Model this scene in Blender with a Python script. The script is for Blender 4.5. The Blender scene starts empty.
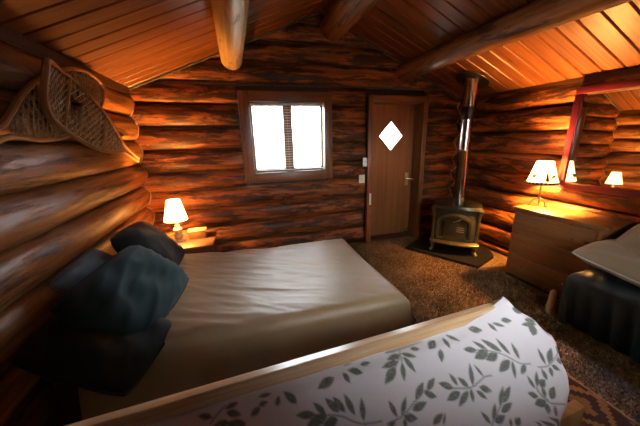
import bpy, bmesh, math, random
import numpy as np
from mathutils import Matrix, Vector

random.seed(7)
rng = np.random.default_rng(11)
scene = bpy.context.scene
COL = scene.collection
PI = math.pi

# ------------------------------------------------------------------ camera
F_PX, CAM_Z = 274.343, 1.45
CAM_R = np.array([[0.95854443, -0.09585444, 0.26833654],
                  [-0.28396534, -0.24339886, 0.92742691],
                  [-0.02358518, -0.96517818, -0.26052796]])   # columns: right, down, forward in the room
cam_data = bpy.data.cameras.new('camera')
cam_data.sensor_width = 36.0
cam_data.lens = F_PX / 640 * 36
cam_data.clip_start = 0.02
cam = bpy.data.objects.new('camera', cam_data)
COL.objects.link(cam)
mw = Matrix.Identity(4)
for i in range(3):
    mw[i][0] = CAM_R[i, 0]; mw[i][1] = -CAM_R[i, 1]; mw[i][2] = -CAM_R[i, 2]
mw[2][3] = CAM_Z
cam.matrix_world = mw
scene.camera = cam


def ray(x, y):
    return CAM_R @ np.array([x - 320.0, y - 213.0, F_PX])


def on_y(x, y, yy):
    d = ray(x, y); p = d * (yy / d[1]); return np.array([p[0], p[1], p[2] + CAM_Z])


def on_x(x, y, xx):
    d = ray(x, y); p = d * (xx / d[0]); return np.array([p[0], p[1], p[2] + CAM_Z])


def on_plane(x, y, p0, n):
    d = ray(x, y); o = np.array([0, 0, CAM_Z]); n = np.array(n, float)
    return o + d * (n @ (np.array(p0) - o)) / (n @ d)


# ------------------------------------------------------------------ light and exposure
world = bpy.data.worlds.new('world')
scene.world = world
world.use_nodes = True
wt = world.node_tree
bg = wt.nodes['Background']
w_tc = wt.nodes.new('ShaderNodeTexCoord'); w_sep = wt.nodes.new('ShaderNodeSeparateXYZ'); w_ramp = wt.nodes.new('ShaderNodeValToRGB')
wt.links.new(w_tc.outputs['Generated'], w_sep.inputs[0]); wt.links.new(w_sep.outputs['Z'], w_ramp.inputs['Fac'])
w_ramp.color_ramp.elements[0].position = 0.0; w_ramp.color_ramp.elements[0].color = (0.16, 0.16, 0.14, 1)     # ground
w_ramp.color_ramp.elements[1].position = 0.02; w_ramp.color_ramp.elements[1].color = (0.84, 0.93, 1.0, 1)     # overcast sky
wt.links.new(w_ramp.outputs['Color'], bg.inputs['Color'])
bg.inputs['Strength'].default_value = 27.0
scene.view_settings.view_transform = 'Standard'
scene.view_settings.look = 'None'
scene.view_settings.gamma = 1.0
scene.view_settings.use_curve_mapping = False
scene.view_settings.exposure = 0.45


def portal(loc, rot, sx, sy):
    l = bpy.data.lights.new('window_portal', 'AREA')
    l.shape = 'RECTANGLE'; l.size = sx; l.size_y = sy
    l.cycles.is_portal = True
    o = bpy.data.objects.new('window_portal', l)
    o.location = loc; o.rotation_euler = rot
    COL.objects.link(o)


LAMP_COL = (1.0, 0.44, 0.10)
LAMP_W = {'bedside': 150.0, 'dresser': 175.0}

# room extents (metres): seam planes of the log walls
XL, XR, YB, YF = -1.05, 3.12, 3.44, -0.52
RX, RZ, SL, SLR = 1.03, 2.81, 0.415, 0.437           # ridge x, ridge z, left and right roof slopes


def ceil_z(x):
    return RZ - (SL * (RX - x) if x < RX else SLR * (x - RX))


portal((0.62, 3.50, 1.47), (PI / 2, 0, 0), 0.90, 0.72)
portal((1.225, YF - .05, 1.55), (-PI / 2, 0, 0), .95, 0.70)


# ------------------------------------------------------------------ material helpers
def new_mat(name):
    m = bpy.data.materials.new(name)
    m.use_nodes = True
    nt = m.node_tree
    return m, nt, nt.nodes['Principled BSDF']


def N(nt, kind, **kw):
    n = nt.nodes.new(kind)
    for k, v in kw.items():
        if k in n.inputs:
            n.inputs[k].default_value = v
        else:
            setattr(n, k, v)
    return n


def ramp(nt, fac, stops, interp='LINEAR'):
    r = nt.nodes.new('ShaderNodeValToRGB')
    r.color_ramp.interpolation = interp
    while len(r.color_ramp.elements) < len(stops):
        r.color_ramp.elements.new(0.5)
    for e, (p, c) in zip(r.color_ramp.elements, stops):
        e.position = p
        e.color = (*c, 1) if len(c) == 3 else c
    nt.links.new(fac, r.inputs['Fac'])
    return r


def mixc(nt, fac, a, b, mode='MIX'):
    m = nt.nodes.new('ShaderNodeMix')
    m.data_type = 'RGBA'; m.blend_type = mode
    for s, v in ((m.inputs['Factor'], fac), (m.inputs['A'], a), (m.inputs['B'], b)):
        pass
    ins = [m.inputs[0], m.inputs[6], m.inputs[7]]
    for s, v in zip(ins, (fac, a, b)):
        if hasattr(v, 'is_linked') or hasattr(v, 'links'):
            nt.links.new(v, s)
        elif isinstance(v, (int, float)):
            s.default_value = v
        else:
            s.default_value = (*v, 1)
    return m.outputs[2]


def wood(name, light, mid, dark, patch=None, patch_amt=0.5, grain=(1.3, 22), patch_scale=(1.6, 7),
         rough=0.35, bump=0.25, knots=0.5, knot_scale=(2.2, 7.0), spec=0.5):
    """grain runs along U (uv in metres); patch = colour of weathered / bark patches"""
    m, nt, b = new_mat(name)
    b.inputs['Specular IOR Level'].default_value = spec
    uv = N(nt, 'ShaderNodeUVMap')
    mp = N(nt, 'ShaderNodeMapping'); mp.inputs['Scale'].default_value = (grain[0], grain[1], 1)
    nt.links.new(uv.outputs[0], mp.inputs[0])
    n1 = N(nt, 'ShaderNodeTexNoise', Scale=1.0, Detail=6.0, Roughness=0.62, Distortion=0.6)
    nt.links.new(mp.outputs[0], n1.inputs['Vector'])
    col = ramp(nt, n1.outputs[0], [(0.30, dark), (0.5, mid), (0.70, light)]).outputs[0]
    if knots:
        mk = N(nt, 'ShaderNodeMapping'); mk.inputs['Scale'].default_value = (knot_scale[0], knot_scale[1], 1)
        nt.links.new(uv.outputs[0], mk.inputs[0])
        v = N(nt, 'ShaderNodeTexVoronoi', Scale=1.0)
        nt.links.new(mk.outputs[0], v.inputs['Vector'])
        kr = ramp(nt, v.outputs['Distance'], [(0.05, (1, 1, 1)), (0.16, (0, 0, 0))])
        mul = N(nt, 'ShaderNodeMath', operation='MULTIPLY'); mul.inputs[1].default_value = knots
        nt.links.new(kr.outputs[0], mul.inputs[0])
        col = mixc(nt, mul.outputs[0], col, tuple(c * 0.25 for c in dark))
    hsum = n1.outputs[0]
    if patch is not None:
        mp2 = N(nt, 'ShaderNodeMapping'); mp2.inputs['Scale'].default_value = (patch_scale[0], patch_scale[1], 1)
        nt.links.new(uv.outputs[0], mp2.inputs[0])
        n2 = N(nt, 'ShaderNodeTexNoise', Scale=1.3, Detail=9.0, Roughness=0.72, Distortion=0.4)
        nt.links.new(mp2.outputs[0], n2.inputs['Vector'])
        lo = 0.62 - patch_amt * 0.22
        pr = ramp(nt, n2.outputs[0], [(lo - 0.03, (0, 0, 0)), (lo + 0.05, (1, 1, 1))])
        pm = N(nt, 'ShaderNodeMath', operation='MULTIPLY'); pm.inputs[1].default_value = 0.88
        nt.links.new(pr.outputs[0], pm.inputs[0])
        col = mixc(nt, pm.outputs[0], col, patch)
        ad = N(nt, 'ShaderNodeMath', operation='ADD')
        nt.links.new(n1.outputs[0], ad.inputs[0]); nt.links.new(pr.outputs[0], ad.inputs[1])
        hsum = ad.outputs[0]
    nt.links.new(col, b.inputs['Base Color'])
    rr = N(nt, 'ShaderNodeMapRange'); rr.inputs['To Min'].default_value = rough - 0.08; rr.inputs['To Max'].default_value = rough + 0.15
    nt.links.new(n1.outputs[0], rr.inputs[0]); nt.links.new(rr.outputs[0], b.inputs['Roughness'])
    bp = N(nt, 'ShaderNodeBump', Strength=bump, Distance=0.01)
    nt.links.new(hsum, bp.inputs['Height']); nt.links.new(bp.outputs[0], b.inputs['Normal'])
    return m


def plain(name, col, rough=0.5, metal=0.0, spec=0.5, noise=0.0, nscale=40.0, bump=0.0):
    m, nt, b = new_mat(name)
    b.inputs['Roughness'].default_value = rough
    b.inputs['Metallic'].default_value = metal
    b.inputs['Specular IOR Level'].default_value = spec
    tc = N(nt, 'ShaderNodeTexCoord')
    n1 = N(nt, 'ShaderNodeTexNoise', Scale=nscale, Detail=4.0, Roughness=0.6)
    nt.links.new(tc.outputs['Object'], n1.inputs['Vector'])
    d = tuple(c * (1 - noise) for c in col); l = tuple(min(1, c * (1 + noise)) for c in col)
    r = ramp(nt, n1.outputs[0], [(0.3, d), (0.7, l)])
    nt.links.new(r.outputs[0], b.inputs['Base Color'])
    if bump:
        bp = N(nt, 'ShaderNodeBump', Strength=bump, Distance=0.004)
        nt.links.new(n1.outputs[0], bp.inputs['Height']); nt.links.new(bp.outputs[0], b.inputs['Normal'])
    return m


def fabric(name, col, rough=0.8, sheen=0.15, noise=0.12, scale=5.0, weave=260.0, spec=0.3):
    m, nt, b = new_mat(name)
    b.inputs['Roughness'].default_value = rough
    b.inputs['Sheen Weight'].default_value = sheen
    b.inputs['Specular IOR Level'].default_value = spec
    tc = N(nt, 'ShaderNodeTexCoord')
    n1 = N(nt, 'ShaderNodeTexNoise', Scale=scale, Detail=5.0)
    n2 = N(nt, 'ShaderNodeTexNoise', Scale=weave, Detail=2.0)
    nt.links.new(tc.outputs['Object'], n1.inputs['Vector']); nt.links.new(tc.outputs['Object'], n2.inputs['Vector'])
    r = ramp(nt, n1.outputs[0], [(0.3, tuple(c * (1 - noise) for c in col)), (0.7, tuple(min(1, c * (1 + noise)) for c in col))])
    nt.links.new(r.outputs[0], b.inputs['Base Color'])
    bp = N(nt, 'ShaderNodeBump', Strength=0.15, Distance=0.002)
    nt.links.new(n2.outputs[0], bp.inputs['Height']); nt.links.new(bp.outputs[0], b.inputs['Normal'])
    return m


M = {}
M['log'] = wood('log_wood', (0.44, 0.145, 0.034), (0.28, 0.080, 0.016), (0.085, 0.021, 0.005), patch=(0.016, 0.006, 0.003),
                patch_amt=0.62, rough=0.40, spec=0.28, bump=0.45, knots=0.6, knot_scale=(1.5, 5.0))
M['log_side'] = wood('peeled_log_wood', (0.36, 0.150, 0.043), (0.27, 0.100, 0.026), (0.12, 0.040, 0.011), patch=(0.035, 0.014, 0.006),
                     patch_amt=0.35, rough=0.36, spec=0.25, bump=0.3, knots=0.7, knot_scale=(1.5, 5.0), patch_scale=(1.2, 9))
M['beam'] = wood('beam_wood', (0.40, 0.18, 0.060), (0.30, 0.120, 0.035), (0.15, 0.052, 0.014), patch=(0.045, 0.018, 0.008),
                 patch_amt=0.36, rough=0.34, bump=0.3, knots=0.7, patch_scale=(1.4, 10))
M['lit_beam'] = wood('lit_beam_wood', (0.74, 0.52, 0.25), (0.62, 0.39, 0.16), (0.38, 0.19, 0.06), patch=(0.22, 0.085, 0.025),
                      patch_amt=0.10, rough=0.36, bump=0.3, knots=0.8, patch_scale=(1.4, 10))  # paler copy of the beam wood: window light on the left beam put into colour
M['board'] = wood('ceiling_board_wood', (0.25, 0.082, 0.020), (0.165, 0.049, 0.011), (0.075, 0.020, 0.005), rough=0.36, bump=0.1, spec=0.35,
                  knots=0.8, knot_scale=(2.4, 9.0), grain=(0.9, 30))
M['casing'] = wood('casing_wood', (0.27, 0.105, 0.030), (0.19, 0.066, 0.018), (0.09, 0.030, 0.009), rough=0.38, knots=0.6, bump=0.12)
M['door'] = wood('door_wood', (0.27, 0.110, 0.030), (0.22, 0.082, 0.021), (0.13, 0.046, 0.012), rough=0.35, knots=0.0, bump=0.06, grain=(0.7, 16))
M['pine'] = wood('dresser_pine', (0.30, 0.135, 0.038), (0.25, 0.105, 0.028), (0.18, 0.070, 0.018), rough=0.42, knots=0.8, bump=0.06, knot_scale=(4, 8), grain=(1.0, 26))
M['rail'] = wood('futon_wood', (0.66, 0.44, 0.25), (0.58, 0.36, 0.19), (0.44, 0.25, 0.11), rough=0.22, knots=0.0, bump=0.05, grain=(1.2, 40))
M['orange_wood'] = wood('futon_arm_wood', (0.58, 0.30, 0.10), (0.50, 0.24, 0.075), (0.40, 0.18, 0.05), rough=0.35, knots=0.0, bump=0.05)
M['ash'] = wood('bent_ash', (0.42, 0.20, 0.075), (0.34, 0.15, 0.05), (0.22, 0.09, 0.03), rough=0.35, knots=0.0, bump=0.05, grain=(3, 60))
M['dark_wood'] = wood('dark_stained_wood', (0.10, 0.045, 0.02), (0.07, 0.03, 0.013), (0.035, 0.015, 0.008), rough=0.5, knots=0.0, bump=0.05, spec=0.2)
M['caulk'] = plain('caulk', (0.42, 0.27, 0.14), 0.7, noise=0.2)
M['chink'] = plain('chinking', (0.085, 0.070, 0.048), 0.8, noise=0.3, nscale=15, bump=0.3)
M['backing'] = plain('wall_backing', (0.05, 0.028, 0.016), 0.9, noise=0.2)
M['cream'] = plain('cream_paint', (0.66, 0.58, 0.38), 0.5, noise=0.05)
M['white'] = plain('white_plastic', (0.75, 0.70, 0.60), 0.4, noise=0.03)
M['slat'] = plain('blind_slat', (0.80, 0.78, 0.72), 0.5, noise=0.03)
M['brass'] = plain('worn_brass', (0.55, 0.45, 0.22), 0.35, metal=1.0, noise=0.2, nscale=12)
M['chrome'] = plain('brushed_steel', (0.62, 0.60, 0.56), 0.28, metal=1.0, noise=0.1)
M['iron'] = plain('lamp_iron', (0.10, 0.065, 0.035), 0.45, metal=0.6, noise=0.3)
M['black'] = plain('matte_black', (0.012, 0.011, 0.010), 0.6, noise=0.3, bump=0.2)
M['stove'] = plain('stove_enamel', (0.070, 0.062, 0.032), 0.26, metal=0.6, noise=0.25, nscale=9)
M['stove_edge'] = plain('stove_brass_edge', (0.25, 0.215, 0.10), 0.30, metal=0.9, noise=0.25, nscale=14)
M['pipe'] = plain('pipe_steel', (0.48, 0.42, 0.36), 0.22, metal=1.0, noise=0.3, nscale=6)
M['pipe_dark'] = plain('pipe_band_black', (0.03, 0.027, 0.025), 0.35, metal=0.6, noise=0.2)
M['hearth'] = plain('hearth_slate', (0.010, 0.008, 0.007), 0.6, spec=0.2, noise=0.4, nscale=20, bump=0.3)
M['red'] = plain('red_plastic', (0.32, 0.02, 0.02), 0.4, noise=0.1)
M['mirror_frame'] = plain('maroon_painted_frame', (0.115, 0.010, 0.020), 0.35, noise=0.15, nscale=8)
M['sheet'] = fabric('tan_bedspread_cloth', (0.31, 0.205, 0.108), rough=0.44, sheen=0.08, noise=0.06, spec=0.45)
M['green'] = fabric('dark_green_cloth', (0.014, 0.040, 0.045), rough=0.8, sheen=0.10, noise=0.15, spec=0.18)
M['green2'] = fabric('black_green_cloth', (0.006, 0.010, 0.009), rough=0.8, sheen=0.04, noise=0.2, spec=0.3)
M['blue'] = fabric('slate_blue_cloth', (0.085, 0.13, 0.17), rough=0.85, noise=0.12, spec=0.15)
M['cover'] = fabric('deep_green_cover_cloth', (0.007, 0.016, 0.015), rough=0.45, sheen=0.03, noise=0.2, spec=0.5)
M['tan_pillow'] = fabric('tan_pillow_cloth', (0.25, 0.185, 0.10), noise=0.05)
M['tan_piping'] = fabric('pale_piping_cloth', (0.46, 0.40, 0.30), noise=0.05)
M['mattress'] = fabric('mattress_ticking', (0.55, 0.50, 0.45))
M['lacing'] = plain('rawhide_lacing', (0.42, 0.25, 0.115), 0.4, noise=0.3)

# glass, mirror, lamp shade
m, nt, b = new_mat('window_glass')
out = nt.nodes['Material Output']
tr = N(nt, 'ShaderNodeBsdfTransparent'); gl = N(nt, 'ShaderNodeBsdfGlossy', Roughness=0.02)
fr = N(nt, 'ShaderNodeFresnel', IOR=1.45); mx = N(nt, 'ShaderNodeMixShader')
nt.links.new(fr.outputs[0], mx.inputs[0]); nt.links.new(tr.outputs[0], mx.inputs[1]); nt.links.new(gl.outputs[0], mx.inputs[2])
nt.links.new(mx.outputs[0], out.inputs[0])
M['glass'] = m
m, nt, b = new_mat('mirror_glass')
b.inputs['Base Color'].default_value = (0.86, 0.86, 0.84, 1); b.inputs['Metallic'].default_value = 1.0; b.inputs['Roughness'].default_value = 0.015
M['mirror'] = m
m, nt, b = new_mat('stove_glass')
b.inputs['Base Color'].default_value = (0.01, 0.009, 0.008, 1); b.inputs['Roughness'].default_value = 0.06
M['stove_glass'] = m


def shade_mat(name, strength):
    m, nt, b = new_mat(name)
    out = nt.nodes['Material Output']
    df = N(nt, 'ShaderNodeBsdfDiffuse', Color=(0.85, 0.72, 0.5, 1)); ts = N(nt, 'ShaderNodeBsdfTranslucent', Color=(0.9, 0.72, 0.45, 1))
    mx = N(nt, 'ShaderNodeMixShader'); mx.inputs[0].default_value = 0.6
    em = N(nt, 'ShaderNodeEmission', Color=(1.0, 0.66, 0.30, 1), Strength=strength)
    ad = N(nt, 'ShaderNodeAddShader')
    nt.links.new(df.outputs[0], mx.inputs[1]); nt.links.new(ts.outputs[0], mx.inputs[2])
    nt.links.new(mx.outputs[0], ad.inputs[0]); nt.links.new(em.outputs[0], ad.inputs[1]); nt.links.new(ad.outputs[0], out.inputs[0])
    return m


M['shade'] = shade_mat('lit_lamp_shade', 2.2)

# carpet
m, nt, b = new_mat('shag_carpet')
tc = N(nt, 'ShaderNodeTexCoord')
n1 = N(nt, 'ShaderNodeTexNoise', Scale=34.0, Detail=4.0, Roughness=0.75)
n2 = N(nt, 'ShaderNodeTexNoise', Scale=4.0, Detail=4.0)
for n in (n1, n2):
    nt.links.new(tc.outputs['Object'], n.inputs['Vector'])
r1 = ramp(nt, n1.outputs[0], [(0.3, (0.035, 0.020, 0.009)), (0.5, (0.22, 0.130, 0.058)), (0.72, (0.50, 0.33, 0.16))])
c = mixc(nt, 0.35, r1.outputs[0], ramp(nt, n2.outputs[0], [(0.35, (0.10, 0.055, 0.024)), (0.65, (0.30, 0.18, 0.08))]).outputs[0])
nt.links.new(c, b.inputs['Base Color'])
b.inputs['Roughness'].default_value = 0.95; b.inputs['Specular IOR Level'].default_value = 0.1
bp = N(nt, 'ShaderNodeBump', Strength=0.8, Distance=0.02)
nt.links.new(n1.outputs[0], bp.inputs['Height']); nt.links.new(bp.outputs[0], b.inputs['Normal'])
M['carpet'] = m
M['grey_shag'] = plain('grey_shag', (0.27, 0.235, 0.215), 0.95, spec=0.1, noise=0.75, nscale=60, bump=0.6)

# woven rug: border bands and stepped diamonds
m, nt, b = new_mat('woven_rug')
uv = N(nt, 'ShaderNodeUVMap')
sp = N(nt, 'ShaderNodeSeparateXYZ'); nt.links.new(uv.outputs[0], sp.inputs[0])


def mth(op, a, bb=None, clamp=False):
    n = N(nt, 'ShaderNodeMath', operation=op); n.use_clamp = clamp
    for s, v in zip(n.inputs, (a, bb)):
        if v is None: continue
        if isinstance(v, (int, float)): s.default_value = v
        else: nt.links.new(v, s)
    return n.outputs[0]


sx = mth('MULTIPLY', mth('FLOOR', mth('MULTIPLY', sp.outputs[0], 55.0)), 1 / 55.0)
sy = mth('MULTIPLY', mth('FLOOR', mth('MULTIPLY', sp.outputs[1], 55.0)), 1 / 55.0)
d1 = mth('ABSOLUTE', mth('SUBTRACT', mth('FRACT', mth('MULTIPLY', sx, 3.2)), 0.5))
d2 = mth('ABSOLUTE', mth('SUBTRACT', mth('FRACT', mth('MULTIPLY', sy, 2.6)), 0.5))
dd = mth('ADD', d1, d2)
rr = ramp(nt, dd, [(0.0, (0.30, 0.15, 0.055)), (0.2, (0.055, 0.026, 0.024)), (0.36, (0.34, 0.17, 0.06)), (0.50, (0.060, 0.028, 0.026)), (0.74, (0.17, 0.12, 0.12)), (0.82, (0.055, 0.026, 0.024))], 'CONSTANT')
bord = mth('LESS_THAN', sp.outputs[0], 0.03)
c = mixc(nt, bord, rr.outputs[0], (0.36, 0.19, 0.075))
nt.links.new(c, b.inputs['Base Color']); b.inputs['Roughness'].default_value = 0.9
nz = N(nt, 'ShaderNodeTexNoise', Scale=180.0); bp = N(nt, 'ShaderNodeBump', Strength=0.4, Distance=0.004)
nt.links.new(nz.outputs[0], bp.inputs['Height']); nt.links.new(bp.outputs[0], b.inputs['Normal'])
M['rug'] = m

# leaf printed cotton: the print is a colour mask woven per point of the cloth
m, nt, b = new_mat('leaf_print_cotton')
at = N(nt, 'ShaderNodeAttribute', attribute_name='leaf_print')
tc = N(nt, 'ShaderNodeTexCoord')
nz = N(nt, 'ShaderNodeTexNoise', Scale=110.0, Detail=4.0); nt.links.new(tc.outputs['Object'], nz.inputs['Vector'])
leafc = ramp(nt, nz.outputs[0], [(0.35, (0.115, 0.112, 0.088)), (0.62, (0.17, 0.165, 0.135)), (0.75, (0.32, 0.305, 0.27))])
c = mixc(nt, at.outputs['Fac'], (0.64, 0.57, 0.565), leafc.outputs[0])
nt.links.new(c, b.inputs['Base Color']); b.inputs['Roughness'].default_value = 0.85; b.inputs['Sheen Weight'].default_value = 0.1
b.inputs['Specular IOR Level'].default_value = 0.25
n3 = N(nt, 'ShaderNodeTexNoise', Scale=300.0); nt.links.new(tc.outputs['Object'], n3.inputs['Vector'])
bp = N(nt, 'ShaderNodeBump', Strength=0.2, Distance=0.002)
nt.links.new(n3.outputs[0], bp.inputs['Height']); nt.links.new(bp.outputs[0], b.inputs['Normal'])
M['leaf_cloth'] = m


# ------------------------------------------------------------------ mesh helpers
class MB:
    """collects shapes; build() links them as one mesh object"""
    def __init__(self):
        self.v, self.f, self.uv = [], [], []

    def add(self, verts, faces, uvs=None, grain=0):
        o = len(self.v)
        verts = [tuple(map(float, p)) for p in verts]
        self.v += verts
        self.f += [tuple(i + o for i in f) for f in faces]
        if uvs is None:
            s = random.random() * 9
            oth = [i for i in range(3) if i != grain]
            uvs = [(p[grain] + s, p[oth[0]] + p[oth[1]] + s) for p in verts]
        self.uv += [tuple(map(float, u)) for u in uvs]
        return self

    def box(self, x0, x1, y0, y1, z0, z1, grain=None, bev=0.0):
        d = (abs(x1 - x0), abs(y1 - y0), abs(z1 - z0))
        if grain is None:
            grain = d.index(max(d))
        if bev <= 0:
            v = [(x, y, z) for x in (x0, x1) for y in (y0, y1) for z in (z0, z1)]
            f = [(0, 1, 3, 2), (4, 6, 7, 5), (0, 4, 5, 1), (2, 3, 7, 6), (0, 2, 6, 4), (1, 5, 7, 3)]
            return self.add(v, f, grain=grain)
        bm = bmesh.new()
        bmesh.ops.create_cube(bm, size=1.0)
        for q in bm.verts:
            q.co = Vector(((x0 + x1) / 2 + q.co.x * (x1 - x0), (y0 + y1) / 2 + q.co.y * (y1 - y0), (z0 + z1) / 2 + q.co.z * (z1 - z0)))
        bmesh.ops.bevel(bm, geom=list(bm.edges), offset=min(bev, min(d) * 0.45), segments=2, affect='EDGES', profile=0.5)
        bmesh.ops.recalc_face_normals(bm, faces=bm.faces)
        bm.verts.index_update()
        v = [tuple(q.co) for q in bm.verts]; f = [[q.index for q in ff.verts] for ff in bm.faces]
        bm.free()
        return self.add(v, f, grain=grain)

    def tube(self, pts, rad, seg=10, closed=False, caps=True, flat=1.0):
        pts = [Vector(p) for p in pts]; n = len(pts)
        rad = rad if hasattr(rad, '__len__') else [rad] * n
        v, f, uv = [], [], []
        up = Vector((0, 0, 1)); prev = None; dist = 0
        for i, p in enumerate(pts):
            a = pts[(i - 1) % n] if (closed or i > 0) else p
            c = pts[(i + 1) % n] if (closed or i < n - 1) else p
            t = (c - a).normalized()
            if prev is None:
                ref = up if abs(t.dot(up)) < 0.95 else Vector((1, 0, 0))
                nrm = (ref - t * ref.dot(t)).normalized()
            else:
                nrm = (prev - t * prev.dot(t)).normalized()
            prev = nrm; bn = t.cross(nrm)
            if i: dist += (p - pts[i - 1]).length
            for k in range(seg):
                a_ = 2 * PI * k / seg
                v.append(p + nrm * math.cos(a_) * rad[i] + bn * math.sin(a_) * rad[i] * flat)
                uv.append((dist, a_ * rad[i]))
        m_ = n if closed else n - 1
        for i in range(m_):
            for k in range(seg):
                a0, a1 = i * seg + k, i * seg + (k + 1) % seg
                b0, b1 = ((i + 1) % n) * seg + k, ((i + 1) % n) * seg + (k + 1) % seg
                f.append((a0, a1, b1, b0))
        if caps and not closed:
            f.append(tuple(reversed(range(seg)))); f.append(tuple((n - 1) * seg + k for k in range(seg)))
        return self.add(v, f, uv)

    def lathe(self, prof, seg=24, c=(0, 0, 0), caps=True):
        v, f, uv = [], [], []
        for r, z in prof:
            for k in range(seg):
                a = 2 * PI * k / seg
                v.append((c[0] + r * math.cos(a), c[1] + r * math.sin(a), c[2] + z)); uv.append((z, a * r))
        for i in range(len(prof) - 1):
            for k in range(seg):
                f.append((i * seg + k, i * seg + (k + 1) % seg, (i + 1) * seg + (k + 1) % seg, (i + 1) * seg + k))
        if caps and prof[0][0] > 1e-4: f.append(tuple(reversed(range(seg))))
        if caps and prof[-1][0] > 1e-4: f.append(tuple((len(prof) - 1) * seg + k for k in range(seg)))
        return self.add(v, f, uv)

    def prism(self, poly, axis, a0, a1, grain=0):
        """poly of 2D points extruded along axis (0 x: poly=(y,z); 1 y: poly=(x,z); 2 z: poly=(x,y))"""
        def mk(p, a):
            if axis == 0: return (a, p[0], p[1])
            if axis == 1: return (p[0], a, p[1])
            return (p[0], p[1], a)
        n = len(poly)
        v = [mk(p, a0) for p in poly] + [mk(p, a1) for p in poly]
        f = [tuple(range(n)), tuple(range(2 * n - 1, n - 1, -1))]
        f += [(i, i + n, (i + 1) % n + n, (i + 1) % n) for i in range(n)]
        return self.add(v, f, grain=grain)

    def grid(self, P, uv=None, closed_u=False):
        """P array (nu, nv, 3)"""
        nu, nv = P.shape[:2]
        v = P.reshape(-1, 3)
        f = [(i * nv + j, (i + 1) * nv + j, (i + 1) * nv + j + 1, i * nv + j + 1) for i in range(nu - 1) for j in range(nv - 1)]
        return self.add(v, f, None if uv is None else uv.reshape(-1, 2))

    def mesh(self, name, smooth=False, fix=True):
        me = bpy.data.meshes.new(name)
        me.from_pydata(self.v, [], self.f)
        ul = me.uv_layers.new(name='UVMap')
        idx = np.zeros(len(me.loops), dtype=np.int32)
        me.loops.foreach_get('vertex_index', idx)
        ul.data.foreach_set('uv', np.array(self.uv, dtype=np.float32)[idx].ravel())
        if fix:
            bm = bmesh.new(); bm.from_mesh(me)
            bmesh.ops.recalc_face_normals(bm, faces=bm.faces); bm.to_mesh(me); bm.free()
        if smooth:
            me.polygons.foreach_set('use_smooth', [True] * len(me.polygons))
            if smooth != 'all':
                try: me.set_sharp_from_angle(angle=math.radians(40))
                except Exception: pass
        me.update()
        return me

    def build(self, name, mat, parent=None, smooth=True, fix=True):
        me = self.mesh(name, smooth, fix)
        return link(name, me, mat, parent)


def link(name, me, mat, parent=None):
    o = bpy.data.objects.new(name, me)
    if mat is not None and len(me.materials) == 0:
        me.materials.append(M[mat] if isinstance(mat, str) else mat)
    COL.objects.link(o)
    if parent is not None:
        o.parent = parent
    return o


def tag(o, label, cat, group=None):
    o['label'] = label; o['category'] = cat
    if group: o['group'] = group
    return o


def thing(name, label, cat, loc=(0, 0, 0), rz=0.0, group=None):
    o = bpy.data.objects.new(name, None)
    o.empty_display_size = 0.1
    o.location = loc; o.rotation_euler = (0, 0, rz)
    COL.objects.link(o)
    return tag(o, label, cat, group)


def struct(o):
    o['kind'] = 'structure'; return o


def struct_empty(name, loc=(0, 0, 0), rz=0):
    o = bpy.data.objects.new(name, None); o.location = loc; o.rotation_euler = (0, 0, rz); COL.objects.link(o)
    return struct(o)


# numpy value noise
_tab = rng.random((256, 256))


def vnoise(x, y):
    xi = np.floor(x).astype(int); yi = np.floor(y).astype(int)
    fx = x - xi; fy = y - yi
    fx = fx * fx * (3 - 2 * fx); fy = fy * fy * (3 - 2 * fy)
    g = lambda a, b: _tab[a % 256, b % 256]
    return (g(xi, yi) * (1 - fx) + g(xi + 1, yi) * fx) * (1 - fy) + (g(xi, yi + 1) * (1 - fx) + g(xi + 1, yi + 1) * fx) * fy - 0.5


def fbm(x, y, o=3):
    s = 0; a = 1.0
    for k in range(o):
        s = s + a * vnoise(x * 2 ** k + 17.3 * k, y * 2 ** k + 5.1 * k); a *= 0.5
    return s


def sstep(a, b, x):
    t = np.clip((x - a) / (b - a), 0, 1); return t * t * (3 - 2 * t)


# ------------------------------------------------------------------ logs
def log_mesh(L, h, b, seed, r0=False, r1=False, depth=0.05):
    """half log: length along +x, bulging to +y, height along z"""
    n = max(3, int(L / 0.10)); prof = 11
    xs = np.linspace(0, L, n + 1)
    if r0: xs = np.sort(np.concatenate([xs, [0.012, 0.03, 0.05]]))
    if r1: xs = np.sort(np.concatenate([xs, L - np.array([0.012, 0.03, 0.05])]))
    n = len(xs)
    t = np.linspace(-PI / 2, PI / 2, prof)
    X, T = np.meshgrid(xs, t, indexing='ij')
    w = 1 + 0.22 * fbm(X * 1.3 + seed * 3.1, T * 0.7 + seed * 7.7, 3)
    hh = h * (1 + 0.05 * fbm(X * 1.1 + seed * 5.0, T * 0 + seed, 2))
    end = np.ones_like(X)
    if r0: end = np.minimum(end, np.sqrt(np.clip(1 - (1 - np.clip(X / 0.06, 0, 1)) ** 2, 0.05, 1)))
    if r1: end = np.minimum(end, np.sqrt(np.clip(1 - (1 - np.clip((L - X) / 0.06, 0, 1)) ** 2, 0.05, 1)))
    Y = b * np.cos(T) ** 0.75 * w * end
    Z = hh * np.sin(T) * (0.75 + 0.25 * end)
    P = np.stack([X, Y, Z], -1)
    back0 = np.stack([xs, np.full(n, -depth), np.full(n, h)], -1)[:, None]
    back1 = np.stack([xs, np.full(n, -depth), np.full(n, -h)], -1)[:, None]
    P = np.concatenate([back1, P, back0, back1], 1)
    tv = np.concatenate([[-1.9], t, [1.9], [2.3]])
    UV = np.stack(np.meshgrid(xs + seed * 3.37, tv * h * 1.1 + seed * 1.91, indexing='ij'), -1)
    mb = MB(); mb.grid(P, UV)
    k = P.shape[1]
    o = (n - 1) * k
    mb.f.append(tuple(range(0, k - 1))); mb.f.append(tuple(o + i for i in reversed(range(k - 1))))
    return mb.mesh('log', smooth=True)


_seed = [0]


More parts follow.
